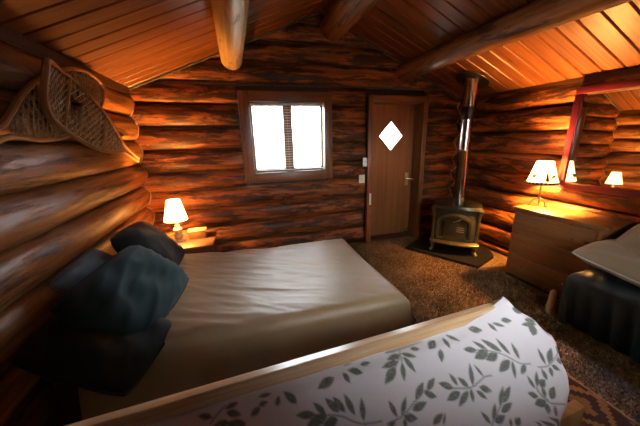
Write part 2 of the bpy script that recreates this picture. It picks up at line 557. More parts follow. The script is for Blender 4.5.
def put_log(parent, wall, a0, a1, z0, z1, b=0.085, mat='log', r0=False, r1=False):
    """a0<a1 along the wall (x for back/front walls, y for side walls)"""
    _seed[0] += 1
    h = (z1 - z0) / 2 * 1.0
    if wall in ('back', 'left'):
        r0, r1 = r1, r0
    o = link('log', log_mesh(a1 - a0, h, b * random.uniform(0.93, 1.07), _seed[0], r0, r1), mat, parent)
    zc = (z0 + z1) / 2
    if wall == 'back': o.location = (a1, YB, zc); o.rotation_euler = (0, 0, PI)
    elif wall == 'front': o.location = (a0, YF, zc)
    elif wall == 'left': o.location = (XL, a1, zc); o.rotation_euler = (0, 0, -PI / 2)
    else: o.location = (XR, a0, zc); o.rotation_euler = (0, 0, PI / 2)
    return o


def chink(parent, p0, p1, r=0.012):
    L = (Vector(p1) - Vector(p0)).length
    MB().tube([p0, p1], r, 6).build('chinking', 'chink', parent)


BACK_SEAMS = [0.0, 0.235, 0.46, 0.69, 0.912, 1.13, 1.37, 1.61, 1.84, 2.06, 2.29, 2.50, 2.70, 2.86]
SIDE_SEAMS = [0.0, 0.09, 0.32, 0.55, 0.78, 1.005, 1.235, 1.475, 1.71, 1.95, 2.08]

# openings in the back wall
CY = 3.33                                            # front face of the casings
w_tl, w_br = on_y(237, 90, CY), on_y(332, 179, CY)
WX0, WX1, WZ0, WZ1 = w_tl[0], w_br[0] + 0.012, w_br[2] + 0.01, w_tl[2]      # window casing, outside
d_tl, d_tr = on_y(369, 95, CY), on_y(429, 97, CY)
DX0, DX1, DZ1 = d_tl[0], d_tr[0], d_tl[2]                                   # door casing, outside
WC, DC = 0.115, 0.070                                # casing widths

wall_back = struct(MB().box(XL - .15, WX0 + .05, YB + .03, YB + .10, 0, 2.9)
                   .box(WX0 + .05, WX1 - .05, YB + .03, YB + .10, 0, WZ0 + .05).box(WX0 + .05, WX1 - .05, YB + .03, YB + .10, WZ1 - .05, 2.9)
                   .box(WX1 - .05, DX0 + .055, YB + .03, YB + .10, 0, 2.9).box(DX0 + .055, DX1 - .055, YB + .03, YB + .10, DZ1 - .07, 2.9)
                   .box(DX1 - .055, XR + .15, YB + .03, YB + .10, 0, 2.9).build('wall_back', 'backing', smooth=False))
wall_left = struct(MB().box(XL - .12, XL - .04, YF - .1, YB + .1, 0, 2.1).build('wall_left', 'backing', smooth=False))
wall_right = struct(MB().box(XR + .04, XR + .12, YF - .1, YB + .1, 0, 2.1).build('wall_right', 'backing', smooth=False))
FWX0, FWX1, FWZ0, FWZ1 = 0.75, 1.70, 1.2, 1.90
wall_front = struct(MB().box(XL - .15, FWX0, YF - .10, YF - .03, 0, 2.9).box(FWX1, XR + .15, YF - .10, YF - .03, 0, 2.9)
                    .box(FWX0, FWX1, YF - .10, YF - .03, 0, FWZ0).box(FWX0, FWX1, YF - .10, YF - .03, FWZ1, 2.9).build('wall_front', 'backing', smooth=False))
floor = struct(MB().box(XL - .15, XR + .15, YF - .15, YB + .15, -0.06, 0.0).build('floor', 'carpet', smooth=False))


def spans(z0, z1, x0, x1, wall):
    """pieces of one log course, cut round the openings"""
    cuts = []
    if wall == 'back':
        if z1 > WZ0 + 0.02 and z0 < WZ1 - 0.02: cuts.append((WX0 + .02, WX1 - .02))
        if z0 < DZ1 - 0.03: cuts.append((DX0 + .012, DX1 - .012))
    else:
        if z1 > FWZ0 + .02 and z0 < FWZ1 - .02: cuts.append((FWX0 - .0, FWX1 + .0))
    cur = x0; res = []
    for a, b_ in cuts:
        res.append((cur, a, cur != x0, True)); cur = b_
    res.append((cur, x1, cur != x0, False))
    return res


for wall, par in (('back', wall_back), ('front', wall_front)):
    for z0, z1 in zip(BACK_SEAMS[:-1], BACK_SEAMS[1:]):
        x0, x1 = XL, XR
        if z1 > 2.07:
            half = (RZ - (z0 * 0.75 + z1 * 0.25)) / SL
            x0, x1 = max(XL, RX - half - 0.06), min(XR, RX + half + 0.06)
        for a, b_, e0, e1 in spans(z0, z1, x0, x1, wall):
            put_log(par, wall, a, b_, z0, z1, r0=e0, r1=e1, b=0.085 if z0 < 2.05 else 0.07)
        if wall == 'back' and z0 > 0.1:
            for a, b_, e0, e1 in spans(z0 - .01, z0 + .01, x0 + .05, x1 - .05, wall):
                chink(par, (a + .01, YB - 0.012, z0), (b_ - .01, YB - 0.012, z0), 0.013 if z0 > 2.0 else 0.009)
for z0, z1 in zip(SIDE_SEAMS[:-1], SIDE_SEAMS[1:]):
    put_log(wall_left, 'left', YF, YB - 0.005, z0, z1, mat='log_side', b=0.09)
    put_log(wall_right, 'right', YF, YB - 0.005, z0, z1, mat='log', b=0.09)


def back_bulge(z):
    for z0, z1 in zip(BACK_SEAMS[:-1], BACK_SEAMS[1:]):
        if z0 <= z <= z1:
            s = (z - (z0 + z1) / 2) / ((z1 - z0) / 2)
            return 0.085 * max(0.0, 1 - s * s) ** 0.375
    return 0


for par, x, sgn in ((wall_left, XL, 1), (wall_right, XR, -1)):
    for z0, z1 in zip(SIDE_SEAMS[1:-2], SIDE_SEAMS[2:-1]):
        pts = []
        for k in range(13):
            t = -PI / 2 + PI * k / 12
            z = (z0 + z1) / 2 + (z1 - z0) / 2 * math.sin(t)
            bx = 0.09 * max(0, math.cos(t)) ** 0.75
            pts.append((x + sgn * (bx + 0.004), YB - back_bulge(z) - 0.006, z))
        MB().tube(pts, 0.006, 6).build('caulk_line', 'caulk', par)

# ------------------------------------------------------------------ ceiling: boards, log beams, trim
ANG, ANGR = math.atan(SL), math.atan(SLR)
EXL, EXR = XL - 0.12, XR + 0.12
top = []
ceiling = struct(MB().add([(EXL, YF - .1, ceil_z(EXL) + .05), (RX, YF - .1, RZ + .05), (EXR, YF - .1, ceil_z(EXR) + .05),
                           (EXL, YB + .1, ceil_z(EXL) + .05), (RX, YB + .1, RZ + .05), (EXR, YB + .1, ceil_z(EXR) + .05),
                           (EXL, YF - .1, ceil_z(EXL) + .10), (RX, YF - .1, RZ + .10), (EXR, YF - .1, ceil_z(EXR) + .10),
                           (EXL, YB + .1, ceil_z(EXL) + .10), (RX, YB + .1, RZ + .10), (EXR, YB + .1, ceil_z(EXR) + .10)],
                          [(0, 1, 4, 3), (1, 2, 5, 4), (6, 9, 10, 7), (7, 10, 11, 8), (0, 3, 9, 6), (2, 8, 11, 5), (0, 6, 7, 1), (1, 7, 8, 2), (3, 4, 10, 9), (4, 5, 11, 10)])
                 .build('ceiling', 'backing', smooth=False))
BW = 0.142
for side in (-1, 1):
    Lb = (RX - EXL) / math.cos(ANG) if side < 0 else (EXR - RX) / math.cos(ANGR)
    meshes = []
    for k in range(6):
        mb = MB()
        w = BW - 0.006
        prof = [(-w / 2, 0.008), (-w / 2 + .008, 0), (w / 2 - .008, 0), (w / 2, 0.008), (w / 2, 0.022), (-w / 2, 0.022)]
        s = 20 * k + 7 * side
        v, uvs = [], []
        for x in (0, Lb):
            for py, pz in prof:
                v.append((x, py, pz)); uvs.append((x + s * 1.7, py + pz + s))
        f = [tuple(range(6)), tuple(range(11, 5, -1))] + [(i, i + 6, (i + 1) % 6 + 6, (i + 1) % 6) for i in range(6)]
        mb.add(v, f, uvs)
        meshes.append(mb.mesh('ceiling_board', smooth=False))
    y = YB + 0.02 - BW / 2; k = 0
    while y > YF:
        o = link('ceiling_board', meshes[(k * 5 + k // 6) % 6], 'board', ceiling)
        o.location = (RX, y, RZ + random.uniform(-.0015, .0015))
        o.rotation_euler = (0, ANGR, 0) if side > 0 else (0, ANG, PI)
        y -= BW; k += 1


def beam(x, zc, r, seed, mat='beam'):
    n = 40; seg = 20
    ys = np.linspace(YF, YB - 0.02, n); a = np.linspace(0, 2 * PI, seg + 1)
    Yg, A = np.meshgrid(ys, a, indexing='ij')
    per = 0.5 * fbm(Yg * 1.2 + seed, np.cos(A) * 1.2 + seed, 3) + 0.5 * fbm(Yg * 1.2 + seed, np.sin(A) * 1.2 + seed + 9, 3)
    R = r * (1 + 0.10 * per)
    bend = 0.012 * np.sin(Yg * 1.1 + seed)
    P = np.stack([x + bend + R * np.cos(A), Yg, zc + R * np.sin(A)], -1)
    UV = np.stack([Yg + seed * 2.2, A * r + seed], -1)
    mb = MB(); mb.grid(P, UV)
    mb.f.append(tuple(range(seg + 1))); mb.f.append(tuple((n - 1) * (seg + 1) + i for i in reversed(range(seg + 1))))
    o = mb.build('log_beam', mat, ceiling)
    return o


beam(0.05, 2.30, 0.115, 1, 'lit_beam')
beam(1.17, 2.675, 0.145, 5)
beam(2.13, 2.245, 0.105, 9)

# thin mouldings on the back wall
tn = 0
z = 2.055
tn += 1
struct(MB().box(XL + .03, XR - .05, YB - .045, YB - .02, z - .012, z + .012).build('trim_%d' % tn, 'chink', smooth=False))
for sgn in (-1, 1):
    tn += 1
    x_e = XL + .05 if sgn < 0 else XR - .05
    struct(MB().tube([(RX, YB - .085, RZ - .012), (x_e, YB - .085, ceil_z(x_e) - .012)], 0.012, 6).build('trim_%d' % tn, 'chink'))
for x_e, x_i in ((XL + .0, XL + .085), (XR - .0, XR - .085)):
    tn += 1
    x0, x1 = sorted((x_e, x_i))
    zz = ceil_z((x0 + x1) / 2) - 0.045
    struct(MB().prism([(x0, ceil_z(x0) - .001), (x1, ceil_z(x1) - .001), (x1, zz - 0.01), (x0, zz - .01)], 1, YF, YB - .09, grain=1).build('trim_%d' % tn, 'dark_wood', smooth=False))

# ------------------------------------------------------------------ window and blind
SY = 3.455                                           # sash plane
win = struct_empty('window_1', (0, 0, 0))
ix0, ix1, iz0, iz1 = WX0 + WC, WX1 - WC + .02, WZ0 + WC, WZ1 - WC
MB().box(WX0, ix0, CY, CY + .04, WZ0, WZ1, bev=.006).build('casing', 'casing', win)
MB().box(ix1, WX1, CY, CY + .04, WZ0, WZ1, bev=.006).build('casing', 'casing', win)
MB().box(ix0, ix1, CY - .003, CY + .04, iz1, WZ1, bev=.006).build('casing', 'casing', win)
MB().box(ix0, ix1, CY - .003, CY + .04, WZ0, iz0, bev=.006).build('casing', 'casing', win)
MB().box(ix0 - .02, ix0, CY + .03, SY + .05, iz0, iz1).build('jamb', 'cream', win)
MB().box(ix1, ix1 + .02, CY + .03, SY + .05, iz0, iz1).build('jamb', 'cream', win)
MB().box(ix0 - .02, ix1 + .02, CY + .03, SY + .05, iz1, iz1 + .02).build('jamb', 'casing', win)
MB().box(ix0 - .02, ix1 + .02, CY + .03, SY + .05, iz0 - .02, iz0).build('sill', 'casing', win)
xm = on_y(287.5, 136, SY)[0]
sf = 0.035
for a, b_ in ((ix0, xm - .028), (xm + .028, ix1)):
    s = MB().box(a, a + sf, SY - .015, SY + .02, iz0, iz1).box(b_ - sf * .5, b_, SY - .015, SY + .02, iz0, iz1) \
        .box(a + sf, b_ - sf * .5, SY - .015, SY + .02, iz0, iz0 + sf).box(a + sf, b_ - sf * .5, SY - .015, SY + .02, iz1 - sf, iz1).build('sash', 'casing', win, smooth=False)
    MB().box(a + sf, b_ - sf * .5, SY, SY + .004, iz0 + sf, iz1 - sf).build('pane', 'glass', s, smooth=False)
MB().box(xm - .028, xm + .028, SY - .02, SY + .03, iz0, iz1).build('mullion', 'casing', win)

blind = thing('window_blind', 'open white horizontal slat blind hanging in the small square window', 'blind', ((ix0 + ix1) / 2, SY - .05, iz1 - .03))
hw = (ix1 - ix0) / 2 - .012
MB().box(-hw, hw, -.016, .016, 0.0, .028, bev=.004).build('headrail', 'slat', blind)
slat = MB()
sp_ = [(-.012, 0.0), (-.006, .0022), (0, .003), (.006, .0022), (.012, 0), (.012, -.0008), (0, .0022), (-.012, -.0008)]
slat.prism(sp_, 0, -hw + .004, hw - .004)
slat_me = slat.mesh('slat', smooth=False)
ns = int((iz1 - iz0 - .07) / 0.030)
for k in range(ns):
    o = link('slat', slat_me, 'slat', blind); o.location = (0, 0, -.018 - k * .030)
zb = -.018 - ns * .030
MB().box(-hw, hw, -.012, .012, zb - .012, zb, bev=.003).build('bottom_rail', 'slat', blind)
for x in (-hw * .93, -hw * .02, hw * .93):
    MB().tube([(x, -.014, 0), (x, -.014, zb)], .0016, 5).build('ladder_cord', 'slat', blind)
MB().tube([(hw * .88, -.02, 0), (hw * .88, -.022, -.46)], .003, 6).build('tilt_wand', 'slat', blind)

# window behind the camera that lights the blanket
win2 = struct_empty('window_2')
for a in ((FWX0 - .08, FWX0 + .02, FWZ0 - .08, FWZ1 + .08), (FWX1 - .02, FWX1 + .08, FWZ0 - .08, FWZ1 + .08), (FWX0 + .02, FWX1 - .02, FWZ1 - .02, FWZ1 + .08), (FWX0 + .02, FWX1 - .02, FWZ0 - .08, FWZ0 + .02)):
    MB().box(a[0], a[1], YF - .06, YF + .10, a[2], a[3]).build('casing', 'casing', win2)
MB().box((FWX0 + FWX1) / 2 - .03, (FWX0 + FWX1) / 2 + .03, YF - .06, YF - .01, FWZ0, FWZ1).build('mullion', 'casing', win2)
MB().box(FWX0, FWX1, YF - .045, YF - .04, FWZ0, FWZ1).build('pane', 'glass', win2, smooth=False)

# ------------------------------------------------------------------ door
DY = CY + 0.185                                      # face of the recessed door leaf
door = struct_empty('door_1')
ox0, ox1, oz1 = DX0 + DC, DX1 - DC, DZ1 - 0.085
MB().box(DX0, ox0, CY - .01, CY + .04, 0, DZ1, bev=.006).build('casing', 'casing', door)
MB().box(ox1, DX1, CY - .01, CY + .04, 0, DZ1, bev=.006).build('casing', 'casing', door)
MB().box(ox0, ox1, CY - .012, CY + .04, oz1, DZ1, bev=.006).build('casing', 'casing', door)
MB().box(ox0 - .02, ox0, CY + .03, DY + .08, 0, oz1).build('jamb', 'casing', door)
MB().box(ox1, ox1 + .02, CY + .03, DY + .08, 0, oz1).build('jamb', 'casing', door)
MB().box(ox0 - .02, ox1 + .02, CY + .03, DY + .08, oz1, oz1 + .02).build('jamb', 'casing', door)
MB().box(ox0 - .02, ox1 + .02, CY + .03, DY + .12, -.005, .03, bev=.006).build('threshold', 'dark_wood', door)
# leaf with a diamond opening
dcx, dcz = on_y(391, 136, DY)[0], on_y(391, 136, DY)[2]
dw = (on_y(403.5, 136, DY)[0] - on_y(378.5, 136, DY)[0]) / 2
dh = (on_y(391, 120.5, DY)[2] - on_y(391, 151.5, DY)[2]) / 2
lx0, lx1, lz0, lz1 = ox0, ox1, .028, oz1
di = [(dcx, dcz + dh), (dcx + dw, dcz), (dcx, dcz - dh), (dcx - dw, dcz)]
outer = [(dcx, lz1), (lx1, lz1), (lx1, dcz), (lx1, lz0), (dcx, lz0), (lx0, lz0), (lx0, dcz), (lx0, lz1)]
v = [(x, DY, z) for x, z in outer + di] + [(x, DY + .045, z) for x, z in outer + di]
quads = [(0, 1, 2, 9, 8), (2, 3, 4, 10, 9), (4, 5, 6, 11, 10), (6, 7, 0, 8, 11)]
f = quads + [tuple(i + 12 for i in reversed(q)) for q in quads]
f += [(i, i + 12, (i + 1) % 8 + 12, (i + 1) % 8) for i in range(8)] + [(8 + i, 8 + (i + 1) % 4, 20 + (i + 1) % 4, 20 + i) for i in range(4)]
leaf = MB().add(v, f, grain=2).build('door_leaf', 'door', door, smooth=False)
for i in range(4):
    p, q = di[i], di[(i + 1) % 4]
    MB().tube([(p[0], DY - .004, p[1]), (q[0], DY - .004, q[1])], .010, 4).build('diamond_trim', 'door', leaf, smooth=False)
MB().add([(x, DY + .02, z) for x, z in di], [(0, 1, 2, 3)]).build('pane', 'glass', leaf, smooth=False)
kx, kz = lx1 - .075, on_y(405, 179, DY)[2]
hd = MB().box(kx - .028, kx + .028, DY - .006, DY, kz - .095, kz + .095, bev=.003).build('handle_plate', 'brass', door)
MB().tube([(kx, DY - .004, kz + .01), (kx, DY - .045, kz + .01), (kx + .02, DY - .055, kz + .008), (kx + .075, DY - .055, kz)], [.010, .009, .009, .007], 8).build('lever', 'chrome', hd)
for zh in (.25, 1.0, 1.62):
    MB().tube([(ox0 + .004, DY - .006, zh - .045), (ox0 + .004, DY - .006, zh + .045)], .008, 8).build('hinge', 'brass', door)

ds = MB().box(0, .03, -.03, 0, 0, .035, bev=.006).build('door_light_leak', 'white')  # white block put in for daylight showing through the gap under the leaf
ds.location = (lx1 - .05, DY - .004, .045); tag(ds, 'small white block standing in for daylight leaking at the foot of the diamond window door', 'light leak')

for nm, lab, px, w_, h_ in (('light_switch', 'pale light switch plate beside the door casing', (365.5, 162), .075, .12),
                            ('wall_thermostat', 'cream wall plate below the light switch, left of the door', (362, 179), .085, .11)):
    p = on_y(px[0], px[1], YB - .095)
    t = thing(nm, lab, 'wall plate' if nm != 'light_switch' else 'switch', (p[0], YB - .085, p[2]))
    MB().box(-w_ / 2, w_ / 2, -.012, .0, -h_ / 2, h_ / 2, bev=.004).build('plate', 'white', t)
    MB().box(-.008, .008, -.022, -.01, -.014, .014, bev=.002).build('toggle' if nm == 'light_switch' else 'dial', 'cream', t)
p = on_y(373, 196, CY - .02)
t = thing('hanging_tag', 'narrow red and white tag hanging on the door casing', 'tag', (ox0 - .03, CY - .014, p[2] + .14))
MB().box(-.020, .020, -.006, 0, -.12, 0, bev=.003).build('red_card', 'red', t)
MB().box(-.015, .015, -.010, -.006, -.26, -.10, bev=.003).build('white_strip', 'white', t)
MB().tube([(0, -.003, 0), (0, -.003, .05)], .003, 6).build('loop', 'red', t)

# ------------------------------------------------------------------ snowshoes on the left wall
def catmull(pts, n=8, closed=True):
    pts = [np.array(p, float) for p in pts]; m_ = len(pts); out = []
    rngi = range(m_ if closed else m_ - 1)
    for i in rngi:
        p0, p1, p2, p3 = (pts[(i + k - 1) % m_] if closed else pts[min(max(i + k - 1, 0), m_ - 1)] for k in range(4))
        for k in range(n):
            t = k / n
            out.append(0.5 * ((2 * p1) + (-p0 + p2) * t + (2 * p0 - 5 * p1 + 4 * p2 - p3) * t * t + (-p0 + 3 * p1 - 3 * p2 + p3) * t ** 3))
    if not closed: out.append(pts[-1])
    return out


def snowshoe(name, label, toe, tail, width, x0, tilt, lift, n_lace):
    """toe, tail: (y, z) on the wall; built flat, local x along the shoe (tail at 0), local y across"""
    L = math.hypot(toe[0] - tail[0], toe[1] - tail[1])
    ux = np.array([0, (toe[0] - tail[0]) / L, (toe[1] - tail[1]) / L])
    nx = np.array([math.cos(tilt), 0, 0])
    uy = np.cross(np.array([1.0, 0, 0]), ux)
    ex = np.array([1.0, 0, 0])
    nrm = ex * math.cos(tilt) + uy * math.sin(tilt)
    uy2 = np.cross(nrm, ux)
    o = thing(name, label, 'snowshoe', (x0, tail[0], tail[1]), group='snowshoes on the wall')
    W = width / 2

    def P(s, w, off=0.0):
        up = lift * max(0, (s - .78) / .22) ** 2
        q = ux * s * L + uy2 * w + nrm * (off + up)
        return tuple(q)
    half = [(0.20, .022), (0.27, .05), (.36, .62 * W), (.48, .88 * W), (.62, W), (.74, .99 * W), (.85, .86 * W), (.93, .62 * W), (.98, .30 * W), (1.0, 0)]
    ctrl = [(0.0, .014)] + half + [(a, -b_) for a, b_ in reversed(half[:-1])] + [(0.0, -.014)]
    out2 = catmull(ctrl, 6, closed=False)
    MB().tube([P(a, b_) for a, b_ in out2], .013, 8, flat=1.2).build('frame', 'ash', o)

    wpts = catmull([(0.0, .014)] + half, 6, closed=False)
    wa, wb = [q[0] for q in wpts], [q[1] for q in wpts]

    def wid(s):
        return float(np.interp(s, wa, wb))
    for s in (.46, .76):
        w = wid(s)
        MB().tube([P(s, -w), P(s, w)], .012, 8, flat=1.4).build('crossbar', 'ash', o)
    # webbing: two diagonal families plus cross strands in the three fields
    for s0, s1 in ((.24, .46), (.46, .76), (.76, .985)):
        mb = MB()
        sl = 1.0 if s1 < .9 else 1.3
        for fam in (-1, 1, 0):
            kk = np.arange(-25, 26) * (0.046 if fam else .05)
            for c in kk:
                run = []
                for i in range(41):
                    if fam:
                        s = s0 + (s1 - s0) * i / 40; w = fam * (s - s0) * L * sl + c
                    else:
                        w = (-1 + 2 * i / 40) * wid(min(s1, max(s0, s0 + abs(c) / L))); s = s0 + c / L
                        if s <= s0 or s >= s1: continue
                    hole = s0 == .46 and s > .66 and abs(w) < .055
                    ok = abs(w) <= wid(s) + .002 and not hole
                    if ok: run.append(P(s, w, .004 * fam))
                    if (not ok or i == 40) and len(run) > 1:
                        mb.tube([run[0], run[-1]], .0030, 4, caps=False); run = []
                    elif not ok: run = []
        if mb.v:
            g = mb.build('lacing', 'lacing', o, smooth=False, fix=False)
    return o


sx_ = -0.915
p_tail, p_toe = on_x(137, 162, sx_ + .01), on_x(46, 66, sx_ + .12)
snowshoe('snowshoe', 'bent wood snowshoe with its narrow tail pointing down towards the corner', (p_toe[1], p_toe[2]), (p_tail[1], p_tail[2] + .02), .31, sx_ + .02, 0.12, .10, 20)
p_toe2 = on_x(104, 88, sx_)
p_mid = on_x(8, 134, sx_)
dv = np.array([p_mid[1] - p_toe2[1], p_mid[2] - p_toe2[2]]); dv /= np.linalg.norm(dv)
t2 = (p_toe2[1] + dv[0] * 1.42, p_toe2[2] + dv[1] * 1.42)
snowshoe('snowshoe', 'bent wood snowshoe lying level behind the other, round toe towards the lamp corner', (p_toe2[1], p_toe2[2]), t2, .33, sx_ - .03, 0.0, .02, 20)

# ------------------------------------------------------------------ stove corner
pad = MB().prism([(2.03, 2.96), (2.46, 2.20), (2.86, 2.36), (3.00, 2.55), (3.00, 3.33), (2.66, 3.33)], 2, 0.0, .035).build('hearth_pad', 'hearth', smooth=False)
tag(pad, 'black stone hearth pad on the carpet under the wood stove', 'hearth pad')

SC = (2.60, 2.735); SROT = -PI / 4                     # local -y faces the room
stove = thing('wood_stove', 'small olive black cast iron wood stove with arched glass door', 'stove', (SC[0], SC[1], .035), SROT)
hwid, hdep = .245, .19
zb0, zt0 = .145, .60


def stove_ring(w, d, z, bow=.05):
    pts = []
    for i in range(13):
        s = -1 + 2 * i / 12
        pts.append((s * w, -d - bow * (1 - s * s), z))
    pts += [(w, d * .6, z), (w * .8, d, z), (-w * .8, d, z), (-w, d * .6, z)]
    return pts


def loft(rings):
    mb = MB(); n = len(rings[0]); v = [p for r in rings for p in r]; f = []
    for i in range(len(rings) - 1):
        for k in range(n):
            f.append((i * n + k, i * n + (k + 1) % n, (i + 1) * n + (k + 1) % n, (i + 1) * n + k))
    f.append(tuple(reversed(range(n)))); f.append(tuple((len(rings) - 1) * n + k for k in range(n)))
    return mb.add(v, f)


loft([stove_ring(hwid * .98, hdep, zb0), stove_ring(hwid, hdep, .36), stove_ring(hwid * .97, hdep * .98, zt0 - .05)]).build('body', 'stove', stove)
loft([stove_ring(hwid * 1.09, hdep * 1.10, zt0 - .05), stove_ring(hwid * 1.12, hdep * 1.13, zt0 - .035), stove_ring(hwid * 1.05, hdep * 1.07, zt0), stove_ring(hwid * .8, hdep * .8, zt0 + .018)]).build('top_plate', 'stove', stove)
loft([stove_ring(hwid * 1.10, hdep * 1.18, zb0 - .02, .07), stove_ring(hwid * 1.12, hdep * 1.22, zb0, .07), stove_ring(hwid * 1.05, hdep * 1.12, zb0 + .02, .06)]).build('base_ledge', 'stove_edge', stove)
for sx2 in (-1, 1):
    for sy2 in (-1, 1):
        x, y = sx2 * hwid * .93, sy2 * hdep * .93
        MB().tube([(x, y, zb0), (x + sx2 * .012, y + sy2 * .012, .09), (x + sx2 * .004, y + sy2 * .004, .04), (x + sx2 * .03, y + sy2 * .02, 0.0)], [.032, .028, .018, .022], 10).build('leg', 'stove_edge' if sy2 < 0 else 'stove', stove)
    # brass ribbed corner columns with a flared shoulder
    x = sx2 * hwid
    cp = MB().tube([(x, -hdep * .98, zb0 + .02), (x, -hdep * .98, .33), (x * 1.0, -hdep, .50), (x * 1.07, -hdep * 1.07, zt0 - .035)], [.020, .018, .020, .030], 8)
    cp.build('corner_post', 'stove_edge', stove)
    MB().box(x - .006 if sx2 < 0 else x - .004, x + .004 if sx2 < 0 else x + .006, -hdep * .7, hdep * .55, .20, .50, bev=.004).build('side_panel', 'stove', stove)


def arch(w, z0, z1, rise, n=14):
    pts = [(-w, z0), (w, z0)]
    for i in range(n + 1):
        a = i / n
        s = 1 - 2 * a
        pts.append((w * s, z1 + rise * (1 - abs(s) ** 2.2)))
    return pts


def bowy(x):
    s = x / hwid
    return -hdep - .05 * (1 - min(1, s * s))


def arch_band(mb, w, z0, z1, rise, t, th, off):
    o_ = arch(w, z0, z1, rise); i_ = arch(w - t, z0 + t, z1 - t * .4, rise * .85)
    n = len(o_)
    v = [(p[0], bowy(p[0]) - off - th, p[1]) for p in o_] + [(p[0], bowy(p[0]) - off - th, p[1]) for p in i_] + \
        [(p[0], bowy(p[0]) - off, p[1]) for p in o_] + [(p[0], bowy(p[0]) - off + .006, p[1]) for p in i_]
    f = []
    for k in range(n):
        k2 = (k + 1) % n
        f += [(k, k2, n + k2, n + k), (k, 2 * n + k, 2 * n + k2, k2), (n + k, n + k2, 3 * n + k2, 3 * n + k)]
    return mb.add(v, f)


sd = arch_band(MB(), .200, .185, .43, .085, .032, .016, .0).build('stove_door', 'stove_edge', stove)
arch_band(MB(), .172, .205, .42, .07, .022, .020, .002).build('inner_frame', 'stove', sd)
gp = arch(.155, .222, .408, .062)
MB().add([(p[0], bowy(p[0]) - .006, p[1]) for p in gp], [tuple(range(len(gp)))]).build('glass', 'stove_glass', sd, smooth=False)
MB().tube([(-.025, bowy(0) - .03, .415), (.015, bowy(0) - .045, .435), (.055, bowy(.05) - .05, .46)], [.009, .008, .008], 8).build('handle', 'chrome', sd)
for zz in (.30, .325, .35):
    MB().tube([(.02, bowy(0) - .010, zz), (.10, bowy(.1) - .010, zz - .006)], .003, 6).build('grate_bar', 'chrome', sd)
MB().tube([(-.205, bowy(-.2) - .014, .22), (-.205, bowy(-.2) - .014, .40)], .009, 8).build('hinge', 'stove_edge', sd)

PX, PY = 2.70, 2.835
pz = ceil_z(PX)
pipe = thing('stove_pipe', 'shiny steel stove pipe rising from the wood stove to the ceiling', 'stove pipe', (PX, PY, .655))
R_ = .068
MB().lathe([(R_ + .012, 0), (R_ + .012, .03), (R_, .035), (R_, .60), (R_ + .004, .605), (R_ + .004, .625)], 24).build('pipe_section', 'pipe', pipe)
MB().lathe([(R_ - .002, .625), (R_ - .002, 1.04)], 24).build('pipe_section', 'pipe', pipe)
MB().lathe([(R_ + .006, .98), (R_ + .010, .99), (R_ + .010, 1.11), (R_ + .006, 1.12)], 24).build('damper_band', 'pipe_dark', pipe)
MB().lathe([(R_ + .008, 1.12), (R_ + .008, pz - .655 + .06)], 24).build('pipe_section', 'pipe', pipe)
MB().tube([(-R_ - .01, 0, 1.05), (-R_ - .04, -.01, 1.05)], .006, 6).build('damper_handle', 'pipe_dark', pipe)
fl = MB().lathe([(R_ + .004, -.014), (.185, -.012), (.190, -.006), (.185, 0), (R_ + .004, 0)], 32).build('ceiling_flange', 'pipe_dark', pipe)
fl.location = (0, 0, pz - .655 - .006); fl.rotation_euler = (0, ANGR, 0)

# ------------------------------------------------------------------ dresser, lamp, mirror
DRX, DRY0, DRY1, DRZ = 2.63, 1.29, 2.035, .75
dr = thing('dresser', 'knotty pine chest of drawers under the maroon framed mirror', 'dresser', (DRX, DRY0, 0))
Ld, Dd = DRY1 - DRY0, 3.015 - DRX
MB().box(.012, Dd, .012, Ld - .012, .03, DRZ - .03, grain=2, bev=.004).build('body', 'pine', dr)
MB().box(-.012, Dd, -.005, Ld + .005, DRZ - .03, DRZ, grain=1, bev=.005).build('top', 'pine', dr)
MB().box(.02, Dd - .01, .02, Ld - .02, 0, .03, grain=1).build('plinth', 'dark_wood', dr)
zs = [.06, .27, .48, .70]
for z0, z1 in zip(zs[:-1], zs[1:]):
    d_ = MB().box(.0, .016, .04, Ld - .04, z0 + .004, z1 - .004, grain=1, bev=.003).build('drawer', 'pine', dr)
    for yy in (.19, Ld - .19):
        MB().tube([(.002, yy, (z0 + z1) / 2), (-.012, yy, (z0 + z1) / 2), (-.024, yy, (z0 + z1) / 2), (-.030, yy, (z0 + z1) / 2)], [.008, .009, .015, .008], 10).build('knob', 'pine', d_)


